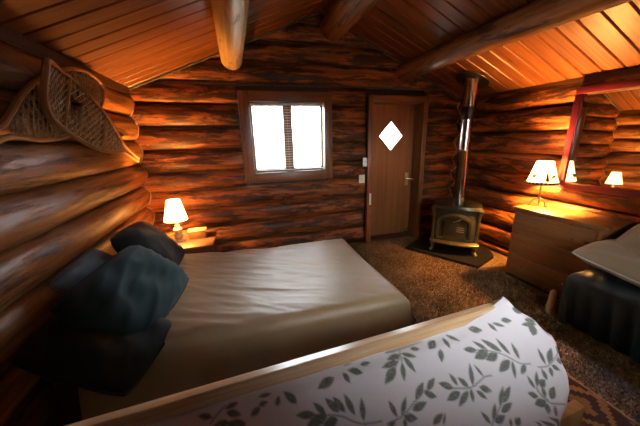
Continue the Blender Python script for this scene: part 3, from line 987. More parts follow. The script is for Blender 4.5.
def lamp(name, label, loc, kind):
    t = thing(name, label, 'lamp', loc)
    if kind == 'iron':
        for k in range(3):
            a = 2 * PI * k / 3 + .5
            c, s = math.cos(a), math.sin(a)
            pts = catmull([(0, .085), (.028, .075), (.058, .052), (.068, .022), (.078, .005), (.092, .010)], 4, closed=False)
            MB().tube([(c * r, s * r, z) for r, z in pts], .0065, 8).build('foot', 'iron', t)
        MB().lathe([(.013, .07), (.010, .10), (.008, .15), (.012, .17), (.008, .19), (.008, .235)], 12).build('stem', 'iron', t)
        MB().lathe([(.016, .235), (.018, .25), (.018, .285), (.010, .29)], 12).build('socket', 'brass', t)
        zs0, zs1, r0, r1, sg = .232, .438, .128, .066, 8
        bulb = (0, 0, .330)
    else:
        prof = [(.060, 0), (.062, .008), (.048, .016), (.030, .024), (.034, .04), (.046, .058), (.036, .078), (.022, .088), (.030, .098), (.042, .118), (.046, .135), (.030, .155), (.018, .165), (.026, .175), (.014, .19), (.010, .25)]
        MB().lathe(prof, 20).build('base', 'turned', t)
        MB().lathe([(.016, .25), (.018, .26), (.018, .29), (.01, .295)], 12).build('socket', 'brass', t)
        zs0, zs1, r0, r1, sg = .235, .445, .112, .062, 20
        bulb = (0, 0, .335)
    # bulb
    bz = bulb[2]
    MB().lathe([(.012, bz - .045), (.022, bz - .02), (.028, bz), (.022, bz + .02), (.008, bz + .03), (.0005, bz + .031)], 14).build('bulb', bulb_mat('lit_bulb_' + kind, LAMP_W['dresser' if kind == 'iron' else 'bedside']), t)
    sh = MB()
    v, f = [], []
    rows = 7
    seg = sg * 3 if sg == 8 else 40
    for i in range(rows):
        q = i / (rows - 1)
        for k in range(seg):
            a = 2 * PI * k / seg
            rr_ = r0 + (r1 - r0) * (q ** .9)
            if sg == 8:                                   # eight stretched panels
                w_ = 2 * PI / 8; loc_ = ((a + w_ / 2) % w_) - w_ / 2
                rr_ *= math.cos(w_ / 2) / math.cos(loc_ - 0) * 1.04 if False else (1.0 + .035 * (abs(loc_) / (w_ / 2)) ** 2)
            else:
                rr_ *= 1 + .012 * math.cos(a * 20)
            v.append((rr_ * math.cos(a), rr_ * math.sin(a), zs0 + (zs1 - zs0) * q))
    for i in range(rows - 1):
        for k in range(seg):
            f.append((i * seg + k, i * seg + (k + 1) % seg, (i + 1) * seg + (k + 1) % seg, (i + 1) * seg + k))
    shade = sh.add(v, f).build('lamp_shade', 'shade', t, smooth='all', fix=True)
    if kind == 'iron':
        MB().lathe([(r0 * 1.045, -.010), (r0 * 1.075, -.008), (r0 * 1.055, .016), (r0 * 1.03, .016), (r0 * 1.03, -.010)], 32, c=(0, 0, zs0 + .002), caps=False).build('trim_band', 'black', shade)
        dot = MB().lathe([(.0005, -.005), (.005, 0), (.0005, .005)], 6).mesh('lace_stud', smooth=True)
        for k in range(26):
            a = 2 * PI * k / 26
            d_ = link('lace_stud', dot, 'cream', shade); d_.location = (r0 * 1.068 * math.cos(a), r0 * 1.068 * math.sin(a), zs0 + .006)
        # dark pine and bear cut-outs on the panels, flush with the parchment
        for a in (-2.2, -2.2 + PI / 2, -2.2 + PI, -2.2 + 3 * PI / 2):
            c, s = math.cos(a), math.sin(a)
            def pos(w, q):
                rr_ = (r0 + (r1 - r0) * q ** .9) * 1.045 + .002
                aa = a + w / rr_
                return (rr_ * math.cos(aa), rr_ * math.sin(aa), zs0 + (zs1 - zs0) * q)
            MB().add([pos(-.020, .10), pos(.020, .10), pos(.010, .45), pos(.002, .85), pos(-.002, .85), pos(-.010, .45)], [(0, 1, 2, 3, 4, 5)]).build('tree_cutout', 'iron', shade, smooth=False)
            a += .55
            MB().add([pos(-.03, .2), pos(-.02, .2), pos(-.018, .27), pos(.012, .27), pos(.014, .2), pos(.024, .2), pos(.026, .33), pos(.038, .36), pos(.036, .42), pos(.022, .44), pos(-.022, .42), pos(-.032, .34)],
                     [tuple(range(12))]).build('bear_cutout', 'iron', shade, smooth=False)
    return t


M['turned'] = plain('lamp_base_glaze', (0.45, 0.34, 0.20), 0.3, noise=0.25, nscale=30)


def bulb_mat(name, watts):
    m, nt, b = new_mat(name)
    b.inputs['Base Color'].default_value = (.8, .7, .5, 1)
    b.inputs['Emission Color'].default_value = (*LAMP_COL, 1)
    b.inputs['Emission Strength'].default_value = watts / (PI * 4 * PI * .026 ** 2)      # radiant watts spread over the bulb's surface
    return m


lamp('table_lamp', 'lit iron table lamp with laced parchment shade standing on the dresser', (2.855, 1.965, DRZ), 'iron')
lamp('table_lamp', 'lit turned table lamp with plain white shade on the bedside stand', (-.675, 3.05, .44), 'turned')

MX = XR - .095
mir = thing('wall_mirror', 'large maroon framed mirror hanging on the log wall above the dresser', 'mirror', (MX - .012, 1.4, .94))
mir.rotation_euler = (0, .02, .030)
my0, my1, mz1, fw = -.55, .51, .90, .058
MB().box(-.03, .0, my0, my1, mz1 - fw, mz1, grain=1, bev=.006).build('frame_rail', 'mirror_frame', mir)
MB().box(-.03, .0, my0, my1, 0, fw, grain=1, bev=.006).build('frame_rail', 'mirror_frame', mir)
MB().box(-.03, .0, my0, my0 + fw, fw, mz1 - fw, grain=2, bev=.006).build('frame_stile', 'mirror_frame', mir)
MB().box(-.03, .0, my1 - fw, my1, fw, mz1 - fw, grain=2, bev=.006).build('frame_stile', 'mirror_frame', mir)
MB().box(-.012, -.004, my0 + fw, my1 - fw, fw, mz1 - fw).build('mirror_glass', 'mirror', mir, smooth=False)

# ------------------------------------------------------------------ nightstand and box
ns_ = thing('nightstand', 'low dark nightstand between the tan bed and the log corner', 'nightstand', (-.62, 3.05, 0))
MB().box(-.27, .30, -.24, .24, .405, .44, bev=.006).build('top', 'dark_wood', ns_)
MB().box(-.25, .28, -.22, .22, .12, .405).build('body', 'dark_wood', ns_)
dn = MB().box(-.22, .25, -.232, -.22, .26, .39, bev=.004).build('drawer', 'dark_wood', ns_)
MB().lathe([(.006, 0), (.014, .012), (.006, .02)], 10, c=(0.02, -.25, .32)).build('knob', 'brass', dn)
for x in (-.22, .25):
    for y in (-.19, .19):
        MB().box(x - .02, x + .02, y - .02, y + .02, 0, .12).build('leg', 'dark_wood', ns_)
bx = thing('wooden_box', 'small orange wooden box beside the turned bedside lamp', 'box', (-.50, 3.12, .44))
MB().box(-.085, .085, -.06, .06, 0, .075, bev=.004).build('body', 'orange_wood', bx)
MB().box(-.092, .092, -.066, .066, .075, .09, bev=.004).build('lid', 'orange_wood', bx)

# ------------------------------------------------------------------ tan bed
BX0, BX1, BY0, BY1, BZ = -.80, .95, 1.29, 2.44, .50
bed = thing('double_bed', 'low double bed with its head against the left log wall', 'bed', ((BX0 + BX1) / 2, (BY0 + BY1) / 2, 0))
lx, ly = (BX1 - BX0) / 2, (BY1 - BY0) / 2
MB().box(-lx - .10, -lx - .01, -ly, ly, 0, .50, grain=1, bev=.01).build('headboard', 'dark_wood', bed)
MB().box(-lx, lx - .05, -ly + .05, ly - .05, .10, .27, bev=.02).build('box_spring', 'mattress', bed)
MB().box(-lx, lx - .04, -ly + .04, ly - .04, .275, .468, bev=.05).build('mattress', 'mattress', bed)
for sx2 in (-1, 1):
    for sy2 in (-1, 1):
        MB().box(sx2 * (lx - .12) - .025, sx2 * (lx - .12) + .025, sy2 * (ly - .12) - .025, sy2 * (ly - .12) + .025, 0, .10).build('leg', 'dark_wood', bed)


def edge_profile(d, r):
    """distance past the start of the rounding -> (outward, drop)"""
    a = np.clip(d / r, 0, PI / 2)
    out = r * np.sin(a); drop = r * (1 - np.cos(a))
    ext = np.clip(d - r * PI / 2, 0, None)
    return out, drop + ext, ext


def drape_cloth(x0, x1, y0, y1, ztop, sides, r, hang, step, flare, fold_amp, fold_freq, top_fn):
    """cloth over a box; sides: which of x0,x1,y0,y1 hang"""
    ext = r * (PI / 2 - 1) + hang
    a0 = x0 - (ext if 'x0' in sides else 0); a1 = x1 + (ext if 'x1' in sides else 0)
    b0 = y0 - (ext if 'y0' in sides else 0); b1 = y1 + (ext if 'y1' in sides else 0)
    A, B = np.meshgrid(np.arange(a0, a1 + step, step), np.arange(b0, b1 + step, step), indexing='ij')
    X, Y = A.copy(), B.copy()
    DX = np.zeros_like(A); DY_ = np.zeros_like(A); EX = np.zeros_like(A); EY = np.zeros_like(A)
    for key, arr, lim, sg in (('x1', 'x', x1, 1), ('x0', 'x', x0, -1), ('y1', 'y', y1, 1), ('y0', 'y', y0, -1)):
        if key not in sides: continue
        S = A if arr == 'x' else B
        d = (S - lim) * sg + r
        ok = d > 0
        o_, dr_, ex_ = edge_profile(np.clip(d, 0, None), r)
        if arr == 'x':
            fold = fold_amp * (1.2 * np.abs(np.sin(B * fold_freq * .5 + 2.6 * fbm(B * 3, B * 0 + 1.3, 2) + ex_ * 1.5)) - .6) * np.clip((ex_ + .02) / .16, 0, 1) * ok
            X = np.where(ok, lim - sg * r + sg * (o_ + flare * ex_ + fold), X); DX = np.where(ok, dr_, DX)
        else:
            fold = fold_amp * np.sin(A * fold_freq + 2.2 * fbm(A * 3, A * 0 + 4.3, 2)) * np.clip(ex_ / .15, 0, 1)
            Y = np.where(ok, lim - sg * r + sg * (o_ + flare * ex_ + fold), Y); DY_ = np.where(ok, dr_, DY_)
    drop = np.maximum(DX, DY_) + 0.12 * np.minimum(DX, DY_)
    Z = ztop - drop + top_fn(A, B) * np.exp(-(drop / .08))
    Z = np.maximum(Z, 0.012)
    return np.stack([X, Y, Z], -1), A, B


def bed_top(A, B):
    head = .045 * sstep(.3, -.7, A)
    w = .5 * fbm(A * 1.6 + B * 1.2, B * 2.2 - A * .6, 3) * .022
    s = A * .35 + B; q = A - B * .35
    ridge = 1 - np.abs(2 * fbm(q * 1.5 + 3, s * 9.0, 3))
    ridge2 = 1 - np.abs(2 * fbm(q * 3.0 + 8, s * 20.0 + q * 5, 2))
    return head + w + .010 * (ridge - .6) * sstep(1.0, .0, A) + .0035 * (ridge2 - .6) - .012 * sstep(.45, 0, np.abs(B - 1.86))


P, A, B = drape_cloth(BX0, BX1, BY0, BY1, BZ, ('x1', 'y0', 'y1'), .07, .36, .012, .28, .012, 26, bed_top)
mb = MB(); mb.grid(P)
sp_o = mb.build('bedspread', 'sheet', smooth='all')
tag(sp_o, 'rumpled tan bedspread covering the double bed beneath the window', 'bedspread')


# ------------------------------------------------------------------ pillows
def pillow_obj(name, label, w, h, t, mat, loc, rot, seed=0, wr=.010, group=None, piping=None, sag=0.0):
    n = 41
    u = np.linspace(-1, 1, n)
    U, V = np.meshgrid(u, u, indexing='ij')
    prof = (np.clip(1 - np.abs(U) ** 2.6, 0, 1) * np.clip(1 - np.abs(V) ** 2.6, 0, 1)) ** .55
    pin = 1 - .03 * (1 - np.abs(V) ** 2) * np.abs(U) ** 3
    pin2 = 1 - .03 * (1 - np.abs(U) ** 2) * np.abs(V) ** 3
    rc = 1 - .10 * np.clip(np.abs(U * V), 0, 1) ** 3
    X = U * w / 2 * pin * rc; Y = V * h / 2 * pin2 * rc
    lump = 1 + .5 * fbm(U * 1.3 + seed, V * 1.3 + seed * 2, 2)
    ang_ = U * 1.2 + V * .5
    wrk = wr * .5 * (1 - np.abs(2.2 * fbm(ang_ * 1.1 + seed * 3, (V - U * .4) * 3.2 + seed, 2))) ** 2 + wr * .5 * fbm(U * 1.6 + seed, V * 1.6, 2)
    edge = np.clip(prof * 2, 0, 1)
    Zt = t / 2 * prof * lump + wrk * edge + sag * (U ** 2)
    Zb = -t / 2 * prof * (1 + .3 * fbm(U * 1.1 + seed + 5, V * 1.1, 2)) + sag * (U ** 2)
    Zb = np.minimum(Zb, Zt - 1e-4)
    mb = MB()
    mb.grid(np.stack([X, Y, Zt], -1)); o0 = len(mb.v)
    mb.grid(np.stack([X, Y, Zb], -1)[::-1])
    me = mb.mesh(name, smooth='all', fix=False)
    bm = bmesh.new(); bm.from_mesh(me); bmesh.ops.remove_doubles(bm, verts=bm.verts, dist=.0006); bmesh.ops.recalc_face_normals(bm, faces=bm.faces); bm.to_mesh(me); bm.free()
    rim = []
    for i in range(n): rim.append((X[i, 0], Y[i, 0], sag * U[i, 0] ** 2))
    for j in range(1, n): rim.append((X[-1, j], Y[-1, j], sag * U[-1, j] ** 2))
    for i in range(n - 2, -1, -1): rim.append((X[i, -1], Y[i, -1], sag * U[i, -1] ** 2))
    for j in range(n - 2, 0, -1): rim.append((X[0, j], Y[0, j], sag * U[0, j] ** 2))
    o = thing(name, label, 'pillow', loc, group=group)
    o.rotation_euler = rot
    link('cover', me, mat, o)
    MB().tube(rim, .006, 6, closed=True).build('piping', piping or mat, o)
    return o


def rot_from(xdir, zdir):
    """euler with local x along xdir and local z (the pillow's face) towards zdir"""
    z = Vector(zdir).normalized(); x = Vector(xdir); x = (x - z * x.dot(z)).normalized(); y = z.cross(x)
    return Matrix((x, y, z)).transposed().to_euler()


pillow_obj('pillow', 'large dark teal pillow leaning in front of the slate blue pillow on the tan bed', .66, .44, .21, 'green', (-.605, 1.57, .675), rot_from((0.16, 1, .03), (.62, -.20, .76)), 1, .022)
pillow_obj('pillow', 'blackish green pillow propped behind, nearer the bedside lamp', .58, .46, .20, 'green2', (-.665, 2.17, .70), rot_from((.08, 1, -.02), (.74, .02, .66)), 4, .010)
pillow_obj('pillow', 'slate blue pillow wedged against the log wall behind the teal one', .44, .30, .10, 'blue', (-.82, 1.72, .72), rot_from((0, 1, .02), (.66, -.1, .74)), 7, .006)
pillow_obj('pillow', 'black green pillow lying under the edge of the large teal pillow', .40, .48, .15, 'green2', (-.66, 1.30, .585), rot_from((.30, 1, .05), (.34, -.30, .89)), 9, .008)

# ------------------------------------------------------------------ green covered bed by the right wall
CX0, CX1, CY0, CY1, CZ = 2.31, 2.99, -.38, 1.275, .455
bed2 = thing('cot_bed', 'narrow cot bed along the right log wall beyond the dresser', 'bed', ((CX0 + CX1) / 2, (CY0 + CY1) / 2, 0))
lx, ly = (CX1 - CX0) / 2, (CY1 - CY0) / 2
MB().box(-lx + .09, lx, -ly, ly - .05, .24, .425, bev=.04).build('mattress', 'mattress', bed2)
MB().box(-lx + .10, lx, -ly, ly - .05, .16, .235, bev=.01).build('frame', 'pine', bed2)
for sx2 in (-1, 1):
    for sy2 in (-1, 1):
        MB().lathe([(.022, 0), (.030, .015), (.034, .04), (.022, .06), (.020, .09), (.030, .12), (.034, .16)], 14, c=(sx2 * (lx - .15), sy2 * (ly - .085), 0)).build('leg', 'rail', bed2)


def cover_top(A, B):
    return .5 * fbm(A * 3 + 4, B * 2.4, 3) * .045 + .014 * (1 - np.abs(2 * fbm(A * 3 + B * 2, A * 6 - B * 9, 2)))


P, A, B = drape_cloth(CX0, CX1, CY0, CY1, CZ, ('x0', 'y1'), .07, .37, .012, -.10, .024, 56, cover_top)
P[..., 0] = np.minimum(P[..., 0], 2.995)
P[..., 1] = np.where((B > CY1 - .06) & (P[..., 0] > 2.60), np.minimum(P[..., 1], 1.272), P[..., 1])
P[..., 1] += np.clip(B - CY1 + .03, 0, .3) * .04 * sstep(2.60, 2.50, P[..., 0])
mb = MB(); mb.grid(P)
tag(mb.build('bed_cover', 'cover', smooth='all'), 'shiny deep green cover hanging in folds over the cot bed', 'bed cover')
lp = on_plane(553, 312, (0, 0, 0), (0, 0, 1))
lg = MB().lathe([(.026, 0), (.034, .015), (.036, .05), (.028, .09), (.024, .12), (.026, .16), (.022, .20), (.010, .215)], 16).build('foot', 'rail', bed2)
lg.location = (lp[0] - (CX0 + CX1) / 2 - .045, lp[1] - (CY0 + CY1) / 2 + .0, 0.0)
pillow_obj('pillow', 'tan pillow with pale piping lying on the green cover, its corner pointing at the dresser', .58, .46, .15, 'tan_pillow', (2.50, 1.01, .590), rot_from((.02, -1, -.14), (-.10, -.12, .97)), 11, .006, piping='tan_piping')
pillow_obj('pillow', 'tan pillow resting on top of the other tan pillow against the right wall', .58, .46, .14, 'tan_pillow', (2.70, .92, .695), rot_from((.12, -1, -.06), (-.32, -.10, .93)), 14, .006, piping='tan_piping')

# ------------------------------------------------------------------ futon with leaf blanket
FA = math.radians(3.26)
FO = (1.12, .85)
fut = thing('futon_sofa', 'wooden frame futon sofa standing with its back to the tan bed', 'sofa', (FO[0], FO[1], 0), FA)
RT = .705
TH = math.radians(41)
FL = 2.0
rt_ = math.radians(13)
rp = []
for a_, b_ in ((-.021, .045), (-.017, .049), (.017, .049), (.021, .045), (.021, -.045), (-.021, -.045)):
    rp.append((-.022 + a_ * math.cos(rt_) + b_ * math.sin(rt_), RT - .048 - a_ * math.sin(rt_) + b_ * math.cos(rt_)))
MB().prism(rp, 0, -FL, .01).build('back_rail', 'rail', fut, smooth=False)
MB().box(-FL, .0, -.035, -.008, .22, .30, bev=.005).build('lower_rail', 'rail', fut)
for x in np.linspace(-FL + .06, -.05, 7):
    MB().box(x - .025, x + .025, -.032, -.012, .30, RT - .09, bev=.004).build('back_slat', 'rail', fut)
for x in (-FL + .0, .0):
    MB().box(x - .03, x + .03, -.06, 0, 0, .61, bev=.005).build('rear_leg', 'rail', fut)
for x in (-FL,):
    MB().prism([(-.08, .12), (-.08, .50), (-.30, .455), (-.62, .44), (-.88, .44), (-.88, .12)], 0, x, x + .03, grain=1).build('arm_panel', 'orange_wood', fut, smooth=False)
    MB().box(x - .005, x + .035, -.88, -.82, 0, .12).build('front_leg', 'orange_wood', fut)
    MB().box(x - .005, x + .035, -.16, -.10, 0, .12).build('front_leg', 'orange_wood', fut)
MB().box(-.105, .062, -.345, -.305, 0, .425, grain=2, bev=.008).build('end_post', 'orange_wood', fut)
MB().box(-.10, -.04, -.90, -.345, .10, .20, grain=1, bev=.006).build('side_rail', 'orange_wood', fut)
MB().box(-.10, -.04, -.96, -.90, 0, .20, grain=2, bev=.006).build('front_leg', 'orange_wood', fut)


def futon_path(s, lift=0.0):
    """centre line of the covered surface: s metres down from the rail -> (y, z, ny, nz) local"""
    r = .14; L1 = .36 - r * math.tan((PI / 2 - (PI / 2 - TH)) / 2)
    y0, z0 = -.052, RT - .035
    c, sn = math.cos(TH), math.sin(TH)
    s = np.asarray(s, float)
    y1, z1 = y0 - L1 * c, z0 - L1 * sn
    arc = r * TH
    t1 = np.clip(s, None, L1)
    y = y0 - t1 * c; z = z0 - t1 * sn
    a = np.clip((s - L1) / r, 0, TH)
    ang = TH - a
    y = y - r * (np.sin(TH) - np.sin(ang)); z = z - r * (np.cos(ang) - np.cos(TH))
    e = np.clip(s - L1 - arc, 0, None)
    y = y - e
    ny, nz = -np.sin(ang), np.cos(ang)
    return y + ny * lift, z + nz * lift, ny, nz


# mattress: folded futon pad following the path
ss = np.linspace(.0, 1.02, 44)
yt, zt_, ny_, nz_ = futon_path(ss, -.012)
thick = .13
yb_, zb_ = yt - ny_ * thick, zt_ - nz_ * thick
yb_ = np.minimum(yb_, -.05)
poly_t = list(zip(yt, zt_)); poly_b = list(zip(yb_, zb_))
xs = np.linspace(-FL + .045, .075, 30)
rows = []
for i, x in enumerate(xs):
    e = min(x - xs[0], xs[-1] - x); k_ = min(1, e / .05); shr = .5 + .5 * math.sqrt(max(0, 1 - (1 - k_) ** 2))
    ring = []
    for (ya, za), (yc, zc) in zip(poly_t, poly_b):
        ym, zm = (ya + yc) / 2, (za + zc) / 2
        ring.append((x, ym + (ya - ym) * shr, zm + (za - zm) * shr))
    for (ya, za), (yc, zc) in reversed(list(zip(poly_t, poly_b))):
        ym, zm = (ya + yc) / 2, (za + zc) / 2
        ring.append((x, ym + (yc - ym) * shr, zm + (zc - zm) * shr))
    lim = [float(np.interp(q, [.0, .24, .34, .6], [.10, .06, -.13, -.13])) for q in ss]
    lim = lim + lim[::-1]
    ring = [(min(p[0], l_ - .002 * (len(xs) - i)), p[1], p[2]) for p, l_ in zip(ring, lim)]
    rows.append(ring)
loft(rows).build('mattress', 'mattress', fut, smooth='all')

# blanket surface, unrolled coordinates: u along the futon (0 = right end of the rail), s down from the rail
UE_S, UE_U = [-.075, -.01, .056, .131, .199, .268, .324, .355, .389, .45, .6], [.02, .065, .134, .170, .156, .123, .084, .023, -.10, -.17, -.18]   # where the blanket turns over the right end
st = .0045
u_ = np.concatenate([np.arange(-FL + .08, -1.55, .02), np.arange(-1.55, .36, st)])
s_ = np.concatenate([np.arange(-.077, .46, st), np.arange(.46, .98, .02)])
U, S = np.meshgrid(u_, s_, indexing='ij')
S = np.maximum(S, np.interp(U, [-.26, -.12, 0], [-.005, -.035, -.075]))
Yc, Zc, NY, NZ = futon_path(S)
r = .07
UEDGE = np.interp(S, UE_S, UE_U)
UEDGE = UEDGE + .006 * np.sin(S * 50)
hang_lim = UEDGE + np.interp(S, [0, .05, .25, .34, .6], [.05, .13, .12, .02, .03])
U = np.minimum(U, hang_lim)
d = np.clip(U - UEDGE + r, 0, None)
out_, drop_, ex_ = edge_profile(d, r)
Xc = np.where(U > UEDGE - r, UEDGE - r + out_ + .10 * ex_, U)
wr = .5 * fbm(U * 2.2, S * 3 + 2, 3) * .016 + .006 * (1 - np.abs(2 * fbm(U * 1.8 - S * 2, S * 7 + U * 2, 2)))
hump = .035 * np.exp(-((U - .01) / .08) ** 2) * np.exp(-((S + .05) / .05) ** 2)    # bunched over the rail end
dip = -.030 * sstep(.05, .0, S) * sstep(-.10, -.35, U) * sstep(-1.9, -.9, U) * .6
off = (wr + hump + dip) * np.exp(-drop_ / .05) - drop_
fold = .008 * np.sin(S * 34 + 1) * np.clip(ex_ / .08, 0, 1)
P = np.stack([Xc + fold, Yc + NY * off, Zc + NZ * off], -1)
mb = MB(); mb.grid(P, np.stack([U, S], -1))
me = mb.mesh('leaf_blanket', smooth='all', fix=False)

# the printed sprigs: each leaf (base, tip, width) was read off the cloth and laid out flat on it
LEAVES = {
    (440, 330): [(255, 145, 155, 140, 40), (330, 140, 222, 80, 35), (435, 155, 280, 65, 50), (495, 175, 390, 58, 45), (560, 210, 500, 88, 45), (335, 150, 235, 205, 55),
                 (405, 172, 318, 215, 50), (490, 215, 412, 300, 50), (508, 220, 530, 352, 40), (605, 250, 570, 315, 35)],
    (430, 366): [(300, 140, 270, -20, 50), (375, 75, 300, -10, 30), (270, 150, 185, 80, 50), (190, 140, 127, 50, 45), (160, 158, 50, 120, 50), (210, 185, 115, 245, 50),
                 (268, 175, 200, 290, 45), (285, 160, 305, 262, 45), (345, 150, 440, 180, 50), (325, 175, 405, 235, 45),
                 (490, 285, 515, 140, 35), (515, 265, 565, 140, 45), (505, 330, 585, 258, 40), (445, 385, 460, 262, 40), (460, 400, 535, 352, 45), (430, 410, 358, 325, 50),
                 (15, 415, 90, 335, 45), (90, 420, 105, 330, 25), (570, 430, 575, 370, 30), (605, 420, 640, 365, 40)],
    (360, 366): [(390, 240, 445, 112, 55), (470, 170, 525, 82, 45), (450, 190, 540, 220, 50), (365, 315, 470, 255, 50), (305, 365, 405, 370, 55), (292, 350, 320, 215, 45),
                 (260, 365, 195, 240, 50), (310, 375, 320, 440, 50), (250, 400, 190, 420, 30)],
    (350, 326): [(362, 200, 265, 240, 40), (345, 250, 220, 300, 45), (320, 290, 240, 415, 70), (365, 260, 380, 400, 50), (375, 215, 465, 335, 50), (370, 195, 470, 220, 35),
                 (435, 160, 500, 160, 30), (610, 100, 555, 165, 45), (75, 275, 150, 255, 30), (5, 305, 90, 335, 45)],
    (280, 366): [(255, 345, 105, 350, 55), (325, 345, 232, 258, 50), (420, 330, 315, 225, 60), (465, 330, 370, 215, 60), (530, 350, 452, 195, 60), (590, 390, 575, 220, 60),
                 (335, 350, 185, 426, 80), (410, 375, 300, 430, 70), (120, 265, 25, 180, 60), (385, 80, 260, 165, 70), (450, 45, 495, 125, 50), (580, 55, 480, 25, 40)],
    (170, 366): [(300, 365, 195, 350, 45), (390, 305, 490, 255, 45), (400, 330, 510, 345, 50), (420, 400, 310, 425, 60), (640, 290, 570, 360, 60)],
    (250, 346): [(190, 430, 205, 350, 50), (60, 360, 160, 335, 30), (60, 420, 130, 395, 40)],
    (430, 300): [(95, 265, 135, 350, 45), (120, 245, 210, 295, 35), (65, 350, 75, 446, 55), (35, 290, -10, 350, 50), (275, 205, 370, 215, 50), (405, 165, 475, 225, 40),
                 (435, 165, 530, 190, 25), (495, 145, 575, 150, 35)],
    (490, 296): [(130, 100, 240, 115, 45), (240, 170, 325, 180, 35), (220, 205, 330, 200, 30), (300, 210, 295, 285, 60), (370, 210, 425, 290, 40), (345, 180, 465, 270, 20)],
    (500, 340): [(325, 175, 260, 55, 45), (345, 165, 360, 55, 45), (410, 95, 430, 30, 40), (400, 150, 455, 145, 40), (365, 180, 425, 215, 45), (355, 190, 370, 265, 40),
                 (335, 285, 295, 200, 50), (285, 330, 320, 280, 40), (265, 335, 260, 218, 35), (250, 345, 188, 250, 45), (275, 405, 195, 375, 45), (320, 410, 300, 320, 45), (360, 420, 385, 330, 50)],
    (520, 366): [(185, 250, 105, 275, 45), (195, 270, 190, 340, 45), (240, 365, 245, 275, 25), (140, 430, 100, 395, 30)],
}
STEMS = {
    (440, 330): [[(255, 145), (330, 147), (430, 170), (500, 205), (570, 240), (640, 240)]],
    (430, 366): [[(160, 158), (280, 155), (340, 115), (380, 80), (430, 68)], [(440, 420), (445, 400), (490, 300), (510, 260)]],
    (360, 366): [[(190, 412), (290, 360), (340, 310), (385, 250), (450, 180), (470, 170)], [(10, 410), (80, 405), (150, 390)]],
    (280, 366): [[(255, 345), (330, 350), (430, 355), (520, 395), (600, 415)]],
    (350, 326): [[(362, 140), (362, 190), (365, 270)], [(362, 200), (320, 290)]],
    (500, 340): [[(270, 193), (345, 180), (410, 95)], [(260, 335), (275, 370), (340, 425)]],
    (520, 366): [[(125, 160), (150, 210), (210, 260), (240, 268), (320, 272)]],
    (170, 366): [[(290, 410), (330, 350), (390, 285)]],
}
ca, sa = math.cos(FA), math.sin(FA)


def to_cloth(px, py):
    n_l = np.array([0, -math.sin(TH), math.cos(TH)])
    n_w = np.array([ca * n_l[0] - sa * n_l[1], sa * n_l[0] + ca * n_l[1], n_l[2]])
    p0 = np.array([FO[0] + sa * .052, FO[1] - ca * .052, RT - .035])
    q = on_plane(px, py, p0, n_w)
    dx, dy = q[0] - FO[0], q[1] - FO[1]
    lx_, ly_ = ca * dx + sa * dy, -sa * dx + ca * dy
    return lx_, (-.052 - ly_) / math.cos(TH)


leaves = []
for (cx, cy), ls in LEAVES.items():
    for x0, y0, x1, y1, w in ls:
        a = to_cloth(cx + x0 / 7.1, cy + y0 / 7.1); b_ = to_cloth(cx + x1 / 7.1, cy + y1 / 7.1)
        plen = math.hypot(x1 - x0, y1 - y0)
        leaves.append((*a, *b_, math.hypot(b_[0] - a[0], b_[1] - a[1]) * w / plen))
stems = [[to_cloth(cx + x / 7.1, cy + y / 7.1) for x, y in st_] for (cx, cy), l in STEMS.items() for st_ in l]
# repeat the sprigs over the cloth beyond the visible strip
sprig = [l for l in leaves[:20]]
c0 = np.mean([(l[0], l[1]) for l in sprig], axis=0)
for du, dsv in [(-.9 - .28 * i, -.02 + .10 * (i % 3)) for i in range(4)] + [(-.30 * i + .1, .30) for i in range(6)] + [(-.30 * i, .56) for i in range(7)]:
    for l in sprig:
        nu_, nsv = l[0] + du, l[1] + dsv
        px_ok = dsv >= .3 or nu_ < -1.15
        if px_ok: leaves.append((l[0] + du, l[1] + dsv, l[2] + du, l[3] + dsv, l[4]))
mask = np.zeros_like(U)
for x0, y0, x1, y1, w in leaves:
    L_ = math.hypot(x1 - x0, y1 - y0)
    if L_ < .004: continue
    iu = np.where((u_ > min(x0, x1) - w) & (u_ < max(x0, x1) + w))[0]; is_ = np.where((s_ > min(y0, y1) - w) & (s_ < max(y0, y1) + w))[0]
    if len(iu) == 0 or len(is_) == 0: continue
    sl_ = np.ix_(iu, is_)
    dx, dy = U[sl_] - x0, S[sl_] - y0
    ex, ey = (x1 - x0) / L_, (y1 - y0) / L_
    t = (dx * ex + dy * ey) / L_; q = -dx * ey + dy * ex
    tc_ = np.clip(t, 0, 1)
    hwid_ = w * .5 * .90 * np.sin(PI * tc_ ** .85)
    dist = np.where((t < 0) | (t > 1), 1, np.abs(q) - hwid_)
    mask[sl_] = np.maximum(mask[sl_], np.clip(.5 - dist / .004, 0, 1))
for pts in stems:
    pts = catmull([(p[0], p[1]) for p in pts], 6, closed=False)
    for p, q in zip(pts[:-1], pts[1:]):
        iu = np.where((u_ > min(p[0], q[0]) - .01) & (u_ < max(p[0], q[0]) + .01))[0]; is_ = np.where((s_ > min(p[1], q[1]) - .01) & (s_ < max(p[1], q[1]) + .01))[0]
        if len(iu) == 0 or len(is_) == 0: continue
        sl_ = np.ix_(iu, is_)
        d0 = q - p; l2 = max(1e-9, d0 @ d0)
        t = np.clip(((U[sl_] - p[0]) * d0[0] + (S[sl_] - p[1]) * d0[1]) / l2, 0, 1)
        dist = np.hypot(U[sl_] - p[0] - t * d0[0], S[sl_] - p[1] - t * d0[1])
        mask[sl_] = np.maximum(mask[sl_], np.clip(1.0 - dist / .0045, 0, .75))
at_ = me.attributes.new('leaf_print', 'FLOAT', 'POINT')
at_.data.foreach_set('value', mask.astype(np.float32).ravel())
bl = link('leaf_blanket', me, 'leaf_cloth')
bl.location = (FO[0], FO[1], 0); bl.rotation_euler = (0, 0, FA)
tag(bl, 'pale lilac blanket printed with grey green leaf sprigs spread over the futon', 'blanket')

